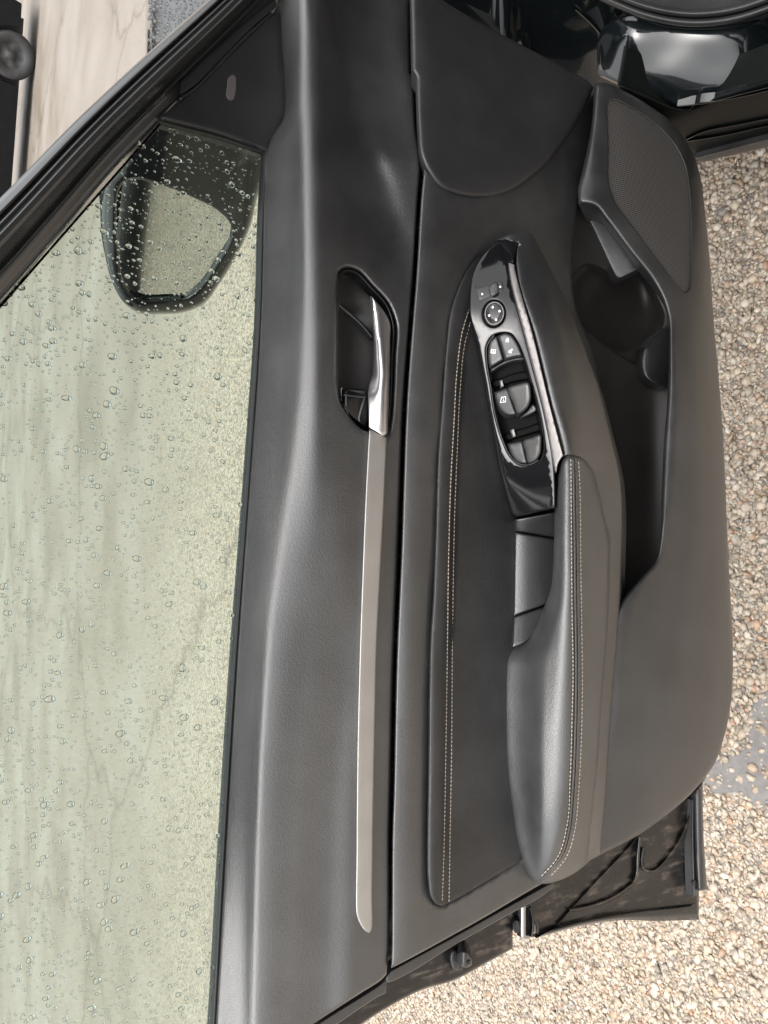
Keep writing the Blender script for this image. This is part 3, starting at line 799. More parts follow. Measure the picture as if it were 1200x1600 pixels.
patch('bottle_holder', holder_out+(holder_out-np.array([962, 475]))*.03, lambda U, V: H_pk(U, V)-.008-.045*np.clip(1-((U-962)/75)**2-((V-478)/72)**2, 0, 1)**.6, 'dark_bowl', pocket, spacing=6, bevel=(0, 0), skirt=.004)
patch('pocket_wall', curve([(910, 321, 1), (930, 321), (958, 356), (1003, 418, 1), (985, 427), (964, 434), (958, 424), (935, 374)], step=5), loft([(315, 905, -.006), (440, 955, -.008)], [(315, 935, .004), (440, 1005, .020)]), 'hard_plastic', pocket, spacing=6, bevel=(2, .002), skirt=.02)
ring = patch('bottle_ring', curve([(1044, 510), (1026, 519), (1009, 538), (1001, 566), (1004, 584), (1040, 606), (1050, 560)], step=5), loft([(500, 1000, .004), (610, 1000, .004)], [(500, 1012, .012), (610, 1012, .010)], [(500, 1050, .016), (610, 1050, .016)]), 'hard_plastic', pocket, spacing=5, bevel=(5, .005), skirt=.02)
line_band('ring_groove', [(1042, 516), (1025, 524), (1009, 543)], 3, .002, 'soft_touch', ring, const(.013))

# ---- armrest
H_sw = loft([(360, 765, .040), (410, 745, .034), (450, 733, .031), (480, 731, .030), (540, 744, .030), (650, 765, .031), (757, 785, .032), (830, 803, .033)],
            [(360, 828, .058), (411, 806, .068), (440, 808, .076), (530, 836, .094), (630, 860, .104), (712, 881, .110), (830, 890, .112)])
H_arm = loft(
    [(355, 778, .042), (411, 803, .066), (440, 806, .075), (530, 834, .093), (630, 858, .103), (712, 879, .108), (800, 880, .11), (1340, 880, .10)],
    [(355, 800, .050), (411, 813, .072), (440, 817, .082), (530, 847, .100), (630, 871, .110), (712, 893, .114), (800, 905, .114), (1000, 925, .110), (1340, 895, .080)],
    [(355, 822, .050), (411, 835, .070), (440, 845, .080), (530, 875, .098), (630, 898, .108), (700, 918, .104), (740, 930, .093), (800, 948, .0865), (885, 955, .0865), (1000, 951, .0845), (1100, 944, .0825), (1216, 936, .0765), (1290, 928, .0665), (1340, 918, .051)],
    [(355, 835, .030), (411, 858, .040), (440, 870, .048), (530, 905, .070), (630, 941, .082), (712, 962, .082), (800, 973, .078), (885, 972, .077), (1000, 965, .074), (1216, 948, .067), (1340, 938, .045)])
armrest = patch('armrest_shell', curve([(776, 374, 1), (795, 367), (818, 363), (830, 366), (845, 392), (868, 436), (890, 482), (905, 522), (919, 560), (936, 610), (950, 665), (961, 708), (969, 748), (972, 785), (971.5, 860), (969, 922), (966, 967), (962, 1027), (954, 1122), (948, 1217), (938, 1334, 1), (913, 1349, 1), (915, 1338), (925, 1260), (933, 1185), (939, 1090), (944, 1035), (948, 972), (950.5, 885), (950, 840), (944, 812), (933, 767), (921, 731), (905, 715), (890, 712), (881, 714, 1), (860, 631), (836, 531), (808, 434), (806, 412), (810, 380, 1)], step=6), H_arm, 'soft_touch', door, spacing=6, bevel=(3, .0025), skirt=.06, draft=(0, .6, -.8))

H_pad = loft(
    [(700, 872, .085), (800, 866, .080), (900, 862, .070), (960, 846, .050), (1000, 812, .030), (1040, 787, .024), (1150, 786, .024), (1260, 796, .026), (1345, 814, .030), (1390, 830, .030)],
    [(700, 877, .108), (800, 873, .104), (900, 869, .098), (960, 858, .080), (1000, 835, .058), (1040, 815, .050), (1150, 812, .048), (1260, 820, .050), (1345, 830, .046), (1390, 840, .036)],
    [(700, 884, .118), (800, 882, .118), (900, 880, .116), (960, 872, .110), (1000, 862, .102), (1040, 855, .098), (1150, 850, .096), (1260, 850, .090), (1345, 848, .068), (1390, 848, .040)],
    [(700, 892, .121), (800, 893, .123), (900, 894, .123), (1000, 894, .121), (1100, 893, .119), (1216, 890, .112), (1290, 880, .100), (1345, 864, .078), (1390, 854, .040)],
    [(700, 906, .118), (800, 908, .119), (900, 909, .119), (1000, 911, .117), (1100, 911, .115), (1216, 906, .107), (1290, 898, .094), (1345, 884, .072), (1390, 862, .038)],
    [(700, 922, .104), (800, 945, .098), (900, 953, .098), (1000, 949, .096), (1100, 942, .094), (1216, 933, .088), (1290, 925, .078), (1345, 916, .062), (1390, 890, .036)])
pad = patch('armrest_pad', curve([(889, 711), (880, 717), (873, 734), (868, 762), (866.5, 800), (865.5, 840), (864, 890), (860, 922), (851, 946), (836, 974), (816, 999), (801, 1009), (793, 1018), (788, 1040), (786, 1090), (787, 1140), (790, 1200), (797, 1260), (806, 1310), (816, 1345), (826, 1367), (836, 1378), (850, 1381), (870, 1377), (895, 1366), (914, 1352, 1), (917, 1340), (927, 1260), (935, 1185), (941, 1090), (946, 1035), (950, 972), (952.5, 885), (952, 840), (946, 812), (935, 767), (923, 729), (906, 713)], step=5), H_pad, 'armrest_leather', door, spacing=5.5, bevel=(7, .010), skirt=.05, draft=(0, .45, -.9))
S1 = [(892, 716), (892.5, 760), (893, 860), (894, 960), (895.5, 1057), (894, 1120), (891, 1217), (886, 1290), (872, 1338), (845, 1370)]
S2 = [(904, 720), (906, 760), (907.5, 885), (909, 980), (910, 1057), (908.5, 1150), (903.5, 1245), (899, 1292), (886, 1337), (858, 1371)]
Sm = [((a[0]+b_[0])/2, (a[1]+b_[1])/2) for a, b_ in zip([(892, 716), (892.8, 800), (894, 930), (895.5, 1057), (893.5, 1150), (889, 1245), (884, 1297), (872, 1338), (845, 1370)], [(904, 720), (906.5, 800), (908.5, 930), (910, 1057), (908.5, 1150), (903.5, 1245), (898, 1297), (886, 1337), (858, 1371)])]
for dx in (-2.2, 2.2):
    line_band('seam_welt', [(a+dx, b_) for a, b_ in Sm], 3.6, .0016, 'armrest_leather', pad, plus(H_pad, .0008))
stitches('stitching', S1, plus(H_pad, .0010), pad, pitch=6.4, length=5.0, width=1.9)
stitches('stitching', S2, plus(H_pad, .0010), pad, pitch=6.4, length=5.0, width=1.9)

# pull cup between insert and pad
cup_h = loft([(790, 803, .034), (1020, 800, .034)], [(790, 822, .044), (1020, 822, .044)], [(790, 872, .054), (1020, 872, .054)])
patch('pull_cup_ledge', curve([(805, 812, 1), (868, 800, 1), (868, 841, 1), (835, 834), (805, 829, 1)], step=5), lambda U, V: cup_h(U, V)+.010-.0006*(V-812), 'soft_touch', door, spacing=5, bevel=(3, .003), skirt=.03)
patch('pull_cup_floor', curve([(805, 832, 1), (868, 843, 1), (870, 900), (862, 935), (850, 945, 1), (803, 962, 1), (804, 900)], step=5), plus(cup_h, -.004), 'soft_touch', door, spacing=6, bevel=(3, .002), skirt=.03)
patch('pull_cup_end', curve([(803, 965, 1), (852, 948, 1), (840, 982), (815, 1006), (801, 1011, 1)], step=5), lambda U, V: cup_h(U, V)-.003+.0002*(V-960), 'soft_touch', door, spacing=5, bevel=(2.5, .002), skirt=.03)

# ---- switch plate
well = curve([(786, 520), (768, 526), (760, 540), (760, 565), (766, 602), (773, 648), (785, 688), (797, 713), (810, 725), (828, 727), (842, 720), (848, 704), (847, 684), (840, 640), (828, 596), (817, 556), (806, 532), (798, 522)], step=4)
knob_hole = ell(771.5, 490, 17.5, 21.5, 0.1)
plate = patch('switch_panel', curve([(784, 374), (800, 373), (809, 377), (806, 395), (802, 411, 1), (796, 411, 1), (798, 432), (827, 548), (852, 648), (866, 726), (868, 794, 1), (840, 800), (806, 808), (801, 805), (786, 757), (766, 652), (745, 540), (731, 482), (732, 452), (744, 412), (764, 387)], step=5), plus(H_sw, .003), 'gloss_black', door, spacing=6, bevel=(3.5, .0035), skirt=.03, holes=[well, knob_hole], hole_skirt=.02, hole_bevel=(2.5, .0015))
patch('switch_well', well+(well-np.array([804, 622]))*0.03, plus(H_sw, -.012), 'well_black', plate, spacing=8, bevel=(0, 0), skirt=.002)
line_band('well_trim', [(772, 524), (761, 540), (760.5, 566), (766.5, 603), (773.5, 648), (785, 687), (797, 712), (810, 724.5), (828, 726), (841, 719)], 2.0, .0012, 'button_cap', plate, plus(H_sw, .0025), step=5)
patch('silver_edge_strip', curve([(795, 411, 1), (803, 413, 1), (807, 432), (834.5, 531), (858.5, 631), (880, 712, 1), (874, 720), (869, 738, 1), (866, 726), (852, 648), (827, 548), (798, 434)], step=6), plus(H_sw, .0065), 'switch_silver', door, spacing=4, bevel=(1.6, .0015), skirt=.01)
# mirror folding switch
fold = patch('mirror_fold_switch', curve([(743, 452, 1), (785, 437, 1), (788.5, 454, 1), (748, 471, 1)], step=4), plus(H_sw, .0035), 'button', plate, spacing=4, bevel=(2, .0015), skirt=.004)
patch('slider', curve([(764, 446, 1), (776, 441), (779.5, 457, 1), (768, 463)], step=3), plus(H_sw, .007), 'button_cap', fold, spacing=3, bevel=(2.5, .003), skirt=.005)
patch('slider', curve([(762, 447, 1), (765, 446, 1), (769.5, 462, 1), (766, 463.5, 1)], step=3), plus(H_sw, .0055), 'button_cap', fold, spacing=3, bevel=(1.2, .0015), skirt=.005)
patch('indicator_dot', ell(753.5, 459.5, 1.6, 1.8, n_=10), plus(H_sw, .0041), 'print_white', fold, spacing=3, bevel=(0, 0), skirt=.0004)
patch('indicator_dot', ell(781.5, 448, 1.6, 1.8, n_=10), plus(H_sw, .0041), 'print_white', fold, spacing=3, bevel=(0, 0), skirt=.0004)
# mirror adjusting knob
kr = patch('mirror_adjust_knob', ell(771.5, 490, 17, 21, 0.1, 40), lambda U, V: H_sw(U, V)+.0035-.010*np.clip((np.hypot((U-771.5)/17, (V-490)/21)-.80)/.2, 0, 1)*0, 'gloss_black', plate, spacing=4, bevel=(3, .003), skirt=.01)
ringp = ell(772.5, 489.5, 14.2, 17.2, 0.1, 40)
line_band('knob_ring', [tuple(p) for p in np.vstack([ringp, ringp[:1]])], 2.6, .0015, 'switch_silver', kr, plus(H_sw, .0042), step=3)
patch('knob_dish', ell(772.5, 489.5, 12.3, 15, 0.1, 32), lambda U, V: H_sw(U, V)+.0065-.004*np.sqrt(np.clip(1-np.hypot((U-772.5)/12.3, (V-489.5)/15)**2, 0, 1)), 'button', kr, spacing=3, bevel=(1.5, .0015), skirt=.004)
for (a, b_) in ((770, 480), (780.5, 486), (764.5, 493), (775, 499.5)):
    patch('indicator_dot', ell(a, b_, 1.7, 1.9, n_=10), plus(H_sw, .0046), 'print_white', kr, spacing=3, bevel=(0, 0), skirt=.002)
# window and lock switches
def button(name, pts, h, mat, b_=(3, .003), sk=.016):
    return patch(name, curve(pts, step=3.5), h, mat, plate, spacing=4, bevel=b_, skirt=sk)
wl = button('window_lock_switch', [(763, 545), (766, 533), (776.5, 525, 1), (787, 562, 1), (775, 569), (765, 575, 1), (762.5, 560)], plus(H_sw, .004), 'button')
dl = button('door_lock_switch', [(778, 525, 1), (790, 521), (799, 524), (806, 533), (816, 556, 1), (803, 558), (789, 562, 1)], plus(H_sw, .0055), 'button')
patch('switch_underside', curve([(765, 577, 1), (776, 571), (789, 564), (803, 560), (817, 558, 1), (819, 562, 1), (803, 564), (788, 569), (767, 582, 1)], step=4), plus(H_sw, -.001), 'button', plate, spacing=4, bevel=(1.5, .002), skirt=.01)
def tilt_cap(v0, v1, lo_, hi_):
    return lambda U, V: H_sw(U, V)+lo_+(hi_-lo_)*np.clip((V-v0)/(v1-v0), 0, 1)
fl = button('window_switch', [(772, 613, 1), (793, 606, 1), (799, 625), (807, 647.5, 1), (792, 648.5), (782, 641), (775, 626)], tilt_cap(606, 648, .002, .005), 'button')
frr = button('window_switch', [(795, 605.5), (810, 600), (826, 598), (829.5, 612), (829, 627), (823.5, 638), (809, 647), (802, 630)], tilt_cap(598, 648, .010, .006), 'button_cap', (4, .005))
rl = button('window_switch', [(793, 693, 1), (816, 689, 1), (824, 724.5, 1), (809, 722.5), (799, 711)], tilt_cap(690, 724, .002, .004), 'button')
rrr = button('window_switch', [(818, 688.5), (832, 683), (844.5, 679), (846, 694), (844.5, 709), (838, 719.5), (826, 724), (821, 706)], tilt_cap(680, 724, .009, .005), 'button_cap', (4, .005))
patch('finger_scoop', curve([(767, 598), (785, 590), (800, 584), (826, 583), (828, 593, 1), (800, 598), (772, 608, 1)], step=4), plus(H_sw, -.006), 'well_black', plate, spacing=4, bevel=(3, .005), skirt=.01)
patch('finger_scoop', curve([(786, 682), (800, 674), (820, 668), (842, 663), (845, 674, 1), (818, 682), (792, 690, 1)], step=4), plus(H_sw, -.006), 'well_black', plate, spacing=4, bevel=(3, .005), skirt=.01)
for pts in ([(781, 595, 1), (785, 594, 1), (787, 603, 1), (783, 605, 1)], [(798, 672, 1), (803, 670, 1), (806, 681, 1), (802, 683, 1)]):
    patch('scoop_rib', curve(pts, step=3), plus(H_sw, -.002), 'switch_silver', plate, spacing=3, bevel=(1, .001), skirt=.006)
patch('window_switch_underside', curve([(825, 641), (833, 632), (838, 640), (828, 647), (814, 652)], step=3), plus(H_sw, .000), 'button_cap', plate, spacing=3, bevel=(2, .002), skirt=.008)

# printed switch symbols (thin prints on the caps); local axes: x along the plate, y across
def glyph(name, cu, cv, rot, polys, h, parent, s=1.0):
    verts = []; faces = []
    c, s_ = math.cos(rot), math.sin(rot)
    for p in polys:
        q = np.array(p, float)*s
        U = cu+c*q[:, 0]-s_*q[:, 1]; V = cv+s_*q[:, 0]+c*q[:, 1]
        b0 = len(verts)
        verts += [tuple(x) for x in DOOR.P(U, V, h(U, V)+.0006)]
        verts += [tuple(x) for x in DOOR.P(U, V, h(U, V)-.0006)]
        k = len(q)
        faces.append(tuple(range(b0, b0+k)))
        faces += [(b0+i, b0+(i+1) % k, b0+k+(i+1) % k, b0+k+i) for i in range(k)]
    return obj_from(name, verts, faces, 'print_white', parent, smooth=False)
def arc(cx, cy, r0, r1, a0, a1, k=8):
    A = [math.radians(a0+(a1-a0)*i/k) for i in range(k+1)]
    out = []
    for i in range(k):
        out.append([(cx+r0*math.cos(A[i]), cy+r0*math.sin(A[i])), (cx+r1*math.cos(A[i]), cy+r1*math.sin(A[i])), (cx+r1*math.cos(A[i+1]), cy+r1*math.sin(A[i+1])), (cx+r0*math.cos(A[i+1]), cy+r0*math.sin(A[i+1]))])
    return out
padlock = [[(-2.6, -.4), (2.6, -.4), (2.6, 3.6), (-2.6, 3.6)]] + arc(0, -.6, 1.2, 2.2, 180, 360)
padlock_open = [[(-2.6, -.4), (2.6, -.4), (2.6, 3.6), (-2.6, 3.6)]] + arc(2.0, -1.2, 1.1, 2.1, 180, 360)
glyph('padlock_symbol', 793, 531, 0.12, padlock, plus(H_sw, .0055), dl)
glyph('padlock_symbol', 797.5, 548, 0.12, padlock_open, plus(H_sw, .0055), dl)
glyph('window_lock_symbol', 771, 549, 0.12, [[(-4, -3.2), (3.6, -3.2), (3.6, -2.2), (-4, -2.2)], [(-4, -2.2), (-3, -2.2), (-3, 3.4), (-4, 3.4)], [(2.6, -2.2), (3.6, -2.2), (3.6, 3.4), (2.6, 3.4)], [(-3, 1.2), (2.6, 1.2), (2.6, 3.4), (-3, 3.4)], [(-1.4, -1.2), (1, -1.2), (1, .4), (-1.4, .4)]], plus(H_sw, .004), wl)
hfl = tilt_cap(606, 648, .002, .005)
glyph('window_symbol', 786, 623.5, 0.0, [[(-4.6, 5), (4.6, 3.8), (4.8, 4.8), (-4.6, 6)], [(-4.6, 5), (-3.6, 5), (-1.6, -3), (-2.6, -3.2)], [(3.8, 3.8), (4.8, 3.8), (4.6, -2.8), (3.6, -2.8)], [(-2.6, -3.4), (4.6, -4.2), (4.6, -3.2), (-2.4, -2.4)], [(-.6, 3.2), (2, 3), (.8, .2)], [(.4, .6), (1.2, .6), (1.0, -1.6), (.4, -1.6)]], hfl, fl)

# ---- mirror-corner (sail) trim and window frame
H_sail = lambda U, V: -.034+tilt(U)
sail = patch('mirror_corner_trim', curve([(250, 184, 1), (272, 165), (292, 149), (340, 103), (390, 55), (426, 21), (440, 20, 1), (443, 62), (448, 130), (449, 162), (445, 188), (431, 212), (421, 224), (420, 237, 1), (345, 208), (300, 196)], step=6), H_sail, 'smooth_panel', door, spacing=8, bevel=(3, .004), skirt=.004)
patch('corner_lamp', curve([(357, 121), (363, 116.5), (368, 119), (369, 130), (367.5, 148), (364, 156), (358, 156.5), (354, 151), (354.5, 136)], step=3), plus(H_sail, .0015), 'lozenge', sail, spacing=4, bevel=(2, .001), skirt=.003)
band('corner_trim_edge', [(281, 150), (300, 139), (340, 98), (385, 52), (424, 19)], [(286, 155), (305, 141), (345, 101), (390, 56), (427, 22)], [(0, -.002), (.5, .004), (1, -.001)], 'soft_touch', sail, base=H_sail, step=6)
band('corner_trim_flange', [(283, 127), (320, 90), (360, 54), (410, 12), (430, -4)], [(281, 150), (300, 139), (345, 95), (388, 50), (432, 12)], [(0, -.004), (.08, .001), (.9, .001), (1, -.003)], 'smooth_panel', sail, base=H_sail, step=7)
fo = [(-120, 421), (0, 309), (120, 187), (200, 111), (286, 34), (324, 0), (390, -60)]
fi = [(-120, 598), (0, 473), (100, 357), (180, 262), (257, 182), (330, 108), (430, 6), (480, -50)]
H_fr2 = lambda U, V: -.026+tilt(U)
frame = band('window_frame', fo, fi, [(0, -.014), (.015, -.005), (.06, .006), (.16, .014), (.185, .002), (.20, .002), (.215, .012), (.27, .016), (.30, .014), (.36, .020), (.46, .019), (.58, .006), (.66, -.006), (.69, -.008), (.70, -.004), (.715, -.004), (.73, -.010), (.96, -.016), (1, -.024)], 'frame_rubber', door, base=H_fr2, step=10, sub=3, close_back=.03)

band('window_frame_rail', [(-165, 540), (-165, 900), (-165, 1300), (-165, 1700)], [(-100, 585), (-100, 900), (-100, 1300), (-100, 1700)], [(0, -.012), (.1, .004), (.35, .018), (.6, .016), (.75, -.006), (1, -.026)], 'frame_rubber', door, base=H_fr2, step=20, sub=3, close_back=.03)

# ---- window pane with rain
glass_poly = curve([(-110, 590, 1), (0, 476, 1), (256, 184, 1), (418, 236, 1), (412, 330), (409, 500), (399, 650), (388, 800), (370, 1050), (354, 1300), (338, 1600), (331, 1690, 1), (-110, 1690, 1)], step=20)
H_glass = lambda U, V: -.052+tilt(U)*0.9
pane = patch('window_glass', glass_poly, H_glass, 'tinted_glass', door, spacing=60, bevel=(0, 0), skirt=.004, back=True)
line_band('glass_run_edge', [(250, 188), (300, 201), (345, 213), (418, 238)], 8, .002, 'rubber', pane, plus(H_glass, .002))

def raindrops():
    pts = []
    def ok(p, r_):
        return True
    specs = [(30, 5.0, 6.4), (190, 3.6, 5.2), (680, 2.3, 3.6), (1900, 1.2, 2.3), (2600, .55, 1.2)]
    cells = {}
    poly = np.asarray(glass_poly)
    for cnt, r0, r1 in specs:
        tries = 0; got = 0
        while got < cnt and tries < cnt*6:
            tries += 1
            p = (random.uniform(-20, 418), random.uniform(170, 1640))
            if r1 > 2 and p[0] > 300 and random.random() < .35: continue
            if r1 <= 2.4 and random.random() < .25*max(0, 1-p[0]/150): continue
            r_ = random.uniform(r0, r1)
            key = (int(p[0]//12), int(p[1]//12))
            bad = False
            for i in (-1, 0, 1):
                for j in (-1, 0, 1):
                    for (x, y, rr) in cells.get((key[0]+i, key[1]+j), ()):
                        if (x-p[0])**2+(y-p[1])**2 < (rr+r_+.6)**2: bad = True
            if bad: continue
            if not inside(poly, np.array([p]))[0]: continue
            cells.setdefault(key, []).append((p[0], p[1], r_)); got += 1
            pts.append((p[0], p[1], r_))
    # beads gathered along the lower edge of the pane
    for v in np.arange(240, 1600, 7):
        if random.random() < .55:
            u = np.interp(v, [236, 500, 800, 1050, 1300, 1600], [416, 405, 384, 366, 350, 334])-random.uniform(1, 6)
            pts.append((u, v+random.uniform(-3, 3), random.uniform(.7, 2.0)))
    verts = []; faces = []
    for (u, v, r_) in pts:
        seg = 12 if r_ > 2.2 else (9 if r_ > 1.2 else 6)
        rings = (0.35, 0.68, 0.9, 1.0) if r_ > 2.2 else ((.5, .85, 1.0) if r_ > 1.2 else (.7, 1.0))
        c3 = DOOR.P(u, v, float(H_glass(u, v))-.0042)
        dist = (c3-CAM) @ _F
        R = r_*dist/FOC
        ex = random.uniform(.82, 1.15); ez = random.uniform(.9, 1.45)
        wa, wb, wc = random.uniform(0, 6.28), random.uniform(0, .13), random.uniform(0, .10)
        wob = [1+wb*math.cos(2*(2*math.pi*k/seg)+wa)+wc*math.cos(3*(2*math.pi*k/seg)+2*wa) for k in range(seg)]
        hg = R*random.uniform(.5, .7)
        b0 = len(verts)
        verts.append((c3[0], c3[1]+hg, c3[2]-R*.12))
        for q in rings:
            z = hg*math.sqrt(max(0, 1-q*q))
            for k in range(seg):
                a = 2*math.pi*k/seg
                verts.append((c3[0]+R*q*ex*wob[k]*math.cos(a), c3[1]+z, c3[2]+R*q*ez*wob[k]*math.sin(a)-R*.12*(1-q)))
        nr = len(rings)
        for k in range(seg):
            j = (k+1) % seg
            faces.append((b0, b0+1+j, b0+1+k))
            for t in range(nr-1):
                a = b0+1+t*seg
                faces.append((a+k, a+j, a+seg+j, a+seg+k))
        verts.append(tuple(c3)); cb = len(verts)-1
        a = b0+1+(nr-1)*seg
        b2 = len(verts)
        verts.extend([verts[a+k] for k in range(seg)])
        for k in range(seg): faces.append((cb, b2+k, b2+(k+1) % seg))
    o = obj_from('raindrops', verts, faces, 'water', pane)
    bpy.context.view_layer.update()
    import bmesh
    bm = bmesh.new(); bm.from_mesh(o.data)
    bmesh.ops.remove_doubles(bm, verts=bm.verts, dist=1e-7)
    bmesh.ops.recalc_face_normals(bm, faces=bm.faces)
    bm.to_mesh(o.data); bm.free()
    # flat backs stay flat
    o['kind'] = 'stuff'
    return o
raindrops()

# ---- wing mirror, seen through the pane
mc = DOOR.P(285, 360, -.27)
MIR = Plane(mc, (-.91, -.41, 0.02))
mirror_house = curve([(205, 205), (226, 190), (300, 200), (416, 236), (414, 275), (402, 310), (392, 352), (378, 384), (362, 414), (340, 448), (320, 474), (292, 487), (252, 491), (214, 488), (194, 474), (178, 448), (165, 405), (158, 360), (159, 312), (167, 284), (186, 262), (196, 232)], step=6)
mir_glass = curve([(186, 296), (194, 284), (208, 280), (240, 286), (300, 308), (344, 332), (360, 350), (360, 372), (340, 408), (310, 450), (294, 463), (260, 467), (224, 466), (206, 459), (195, 446), (186, 400), (182, 340)], step=6)
mh = patch('wing_mirror', mirror_house, loft([(180, 150, -.03), (500, 150, -.03)], [(180, 175, .006), (500, 175, .006)], [(180, 270, .012), (290, 270, .010), (500, 270, .008)], [(180, 380, .008), (500, 380, .008)], [(180, 420, -.02), (500, 420, -.02)]), 'gloss_black', door, spacing=9, bevel=(9, .02), skirt=.10, plane=MIR, holes=[mir_glass], hole_skirt=.008, hole_bevel=(4, .005))
patch('mirror_glass', mir_glass+(mir_glass-np.array([272, 375]))*.02, const(.001), 'mirror_silver', mh, spacing=20, bevel=(0, 0), skirt=.003, plane=MIR)

# ================================================================== the car body at the hinge
body = thing('black_car', 'glossy black car that the open door hangs from, sill and door seal showing', 'car', (0.80, 0.15, 0.0))
PHI = math.radians(72.5)
OUT = np.array([-math.sin(PHI), math.cos(PHI), 0]); REAR = np.array([-math.cos(PHI), -math.sin(PHI), 0])
BP = Plane((.758, .087, .25), OUT)
# rocker panel below the door opening
rocker = patch('rocker_panel', curve([(965, 128, 1), (1025, 154), (1062, 168), (1130, 147), (1200, 124), (1320, 90, 1), (1420, 190, 1), (1320, 206), (1200, 229), (1088, 252, 1), (1050, 250), (970, 200, 1)], step=8), const(0), 'sill_plastic', body, spacing=10, bevel=(6, .01), skirt=.05, plane=BP)
for pts, wd in (([(1072, 219), (1095, 208), (1150, 196), (1200, 186), (1300, 166)], 3), ([(1074, 221), (1120, 214), (1200, 197), (1300, 178)], 2.5), ([(1058, 166), (1110, 160), (1160, 147), (1200, 137), (1300, 112)], 3), ([(1077, 172), (1084, 164), (1130, 157), (1200, 142)], 2.5)):
    line_band('rocker_crease', pts, wd, .004, 'clean_paint', rocker, const(0), plane=BP)
patch('rocker_cladding', curve([(1086, 246, 1), (1200, 216, 1), (1330, 188, 1), (1330, 204, 1), (1200, 230, 1), (1092, 254, 1)], step=10), const(.012), 'hard_plastic', body, spacing=8, bevel=(3, .004), skirt=.05, plane=BP)
# moulded foot of the pillar where it turns into the sill: faces up and outwards, mirrors the sky
sc0 = BP.P(1100, 150, -.01)
sn = CAM - BP.P(1060, 90, -.05); sn = sn/np.linalg.norm(sn) + np.array([-.10, .05, .12])
SILL = Plane(sc0, sn)
sill = patch('sill_top', curve([(935, 118, 1), (945, 40), (980, 20), (1040, 38), (1100, 42), (1160, 34), (1230, 8), (1330, -30, 1), (1330, 92, 1), (1200, 124), (1130, 145), (1060, 166), (1030, 152), (980, 138)], step=8), lambda U, V: -.03*np.clip((1000-U)/60, 0, 1)**2*1.2-.05*np.clip((U-1125)/90, 0, 1)**2+.002*np.sin((U-960)*.05)*np.cos((V-60)*.06)-.012*np.clip((V-112)/40, 0, 1)**2-.014*np.clip((70-V)/50, 0, 1)**2, 'clean_paint', body, spacing=7, bevel=(8, .008), skirt=.08, plane=SILL)
# front pillar jamb
H0 = np.array([.758, .087, 0.0])
JP = Plane(H0+OUT*-.06+REAR*-.05, OUT*.72+REAR*.69)
jamb = patch('hinge_pillar', curve([(600, -90, 1), (990, -90, 1), (975, 10), (960, 60), (990, 150, 1), (930, 150), (850, 110), (780, 75), (690, 20), (600, -40, 1)], step=9), loft([(-100, 640, 0), (200, 640, 0)], [(-100, 770, .0), (200, 770, .0)], [(-100, 790, .02), (200, 790, .02)], [(-100, 812, .0), (200, 812, .0)], [(-100, 900, -.012), (200, 900, -.012)], [(-100, 985, .01), (200, 985, .01)]), 'clean_paint', body, spacing=9, bevel=(5, .005), skirt=.1, plane=JP)
line_band('pillar_crease', [(900, 15), (925, 38), (955, 74)], 5, .006, 'clean_paint', jamb, const(-.006), plane=JP)
# weather strip round the opening
s1 = [(860, -60), (900, -28), (960, 4), (1020, 26), (1080, 35), (1140, 30), (1200, 12), (1300, -40)]
line_band('weather_strip', s1, 14, .014, 'seal_rubber', body, const(.014), plane=SILL)
line_band('weather_strip', [(a-2, b_-14) for a, b_ in s1], 13, .016, 'seal_rubber', body, const(.02), plane=SILL)
patch('footwell_carpet', curve([(860, -160, 1), (1400, -160, 1), (1300, -52), (1200, 0), (1140, 17), (1080, 21), (1020, 12), (960, -10), (900, -42)], step=10), const(-.02), 'carpet', body, spacing=20, bevel=(4, .004), skirt=.02, plane=SILL)
# front wing and bonnet edge ahead of the hinge, beaded with rain
wz = 1.06
WP = Plane((0, 0, wz), (0, 0, 1))
wing = patch('wing_panel', curve([(230, -140, 1), (228, 0), (227, 60), (232, 120), (255, 145, 1), (330, 110), (400, 30, 1), (430, -140, 1)], step=9), loft([(-150, 226, -.03), (200, 226, -.03)], [(-150, 236, -.006), (200, 236, -.006)], [(-150, 260, .008), (200, 260, .008)], [(-150, 330, .012), (200, 330, .012)], [(-150, 600, -.02), (200, 600, -.02)]), 'clean_paint', body, spacing=9, bevel=(4, .008), skirt=.3, plane=WP)

# ---- the rest of the body: it shades the door and is mirrored in its gloss parts
def bpt(s_, o_, z_): return H0+REAR*s_+OUT*o_+np.array([0, 0, z_])
def rbox(name, s0, s1, o0, o1, z0, z1, mat, r_=.03, lean=0.0):
    """rounded box in body axes; lean moves its top inwards"""
    import bmesh
    bm = bmesh.new()
    vs_ = []
    for z_ in (z0, z1):
        ln = lean if z_ == z1 else 0
        for (a, b_) in ((s0, o0), (s1, o0), (s1, o1), (s0, o1)):
            vs_.append(bm.verts.new(tuple(bpt(a, b_-ln, z_)-np.array(body.location))))
    for f_ in ((0, 1, 2, 3), (4, 5, 6, 7), (0, 1, 5, 4), (1, 2, 6, 5), (2, 3, 7, 6), (3, 0, 4, 7)): bm.faces.new([vs_[i] for i in f_])
    bmesh.ops.recalc_face_normals(bm, faces=bm.faces)
    bmesh.ops.bevel(bm, geom=bm.edges[:], offset=r_, segments=4, profile=.5, affect='EDGES', clamp_overlap=True)
    me = bpy.data.meshes.new(name); bm.to_mesh(me); bm.free()
    me.polygons.foreach_set('use_smooth', [True]*len(me.polygons))
    me.materials.append(MATS[mat])
    o = bpy.data.objects.new(name, me); COL.objects.link(o); o.parent = body
    return o
rbox('passenger_door', 1.16, 2.25, -.14, -.01, .42, 1.05, 'clean_paint', .05)
rbox('quarter_panel', 2.27, 3.35, -.25, -.02, .40, 1.08, 'clean_paint', .08)
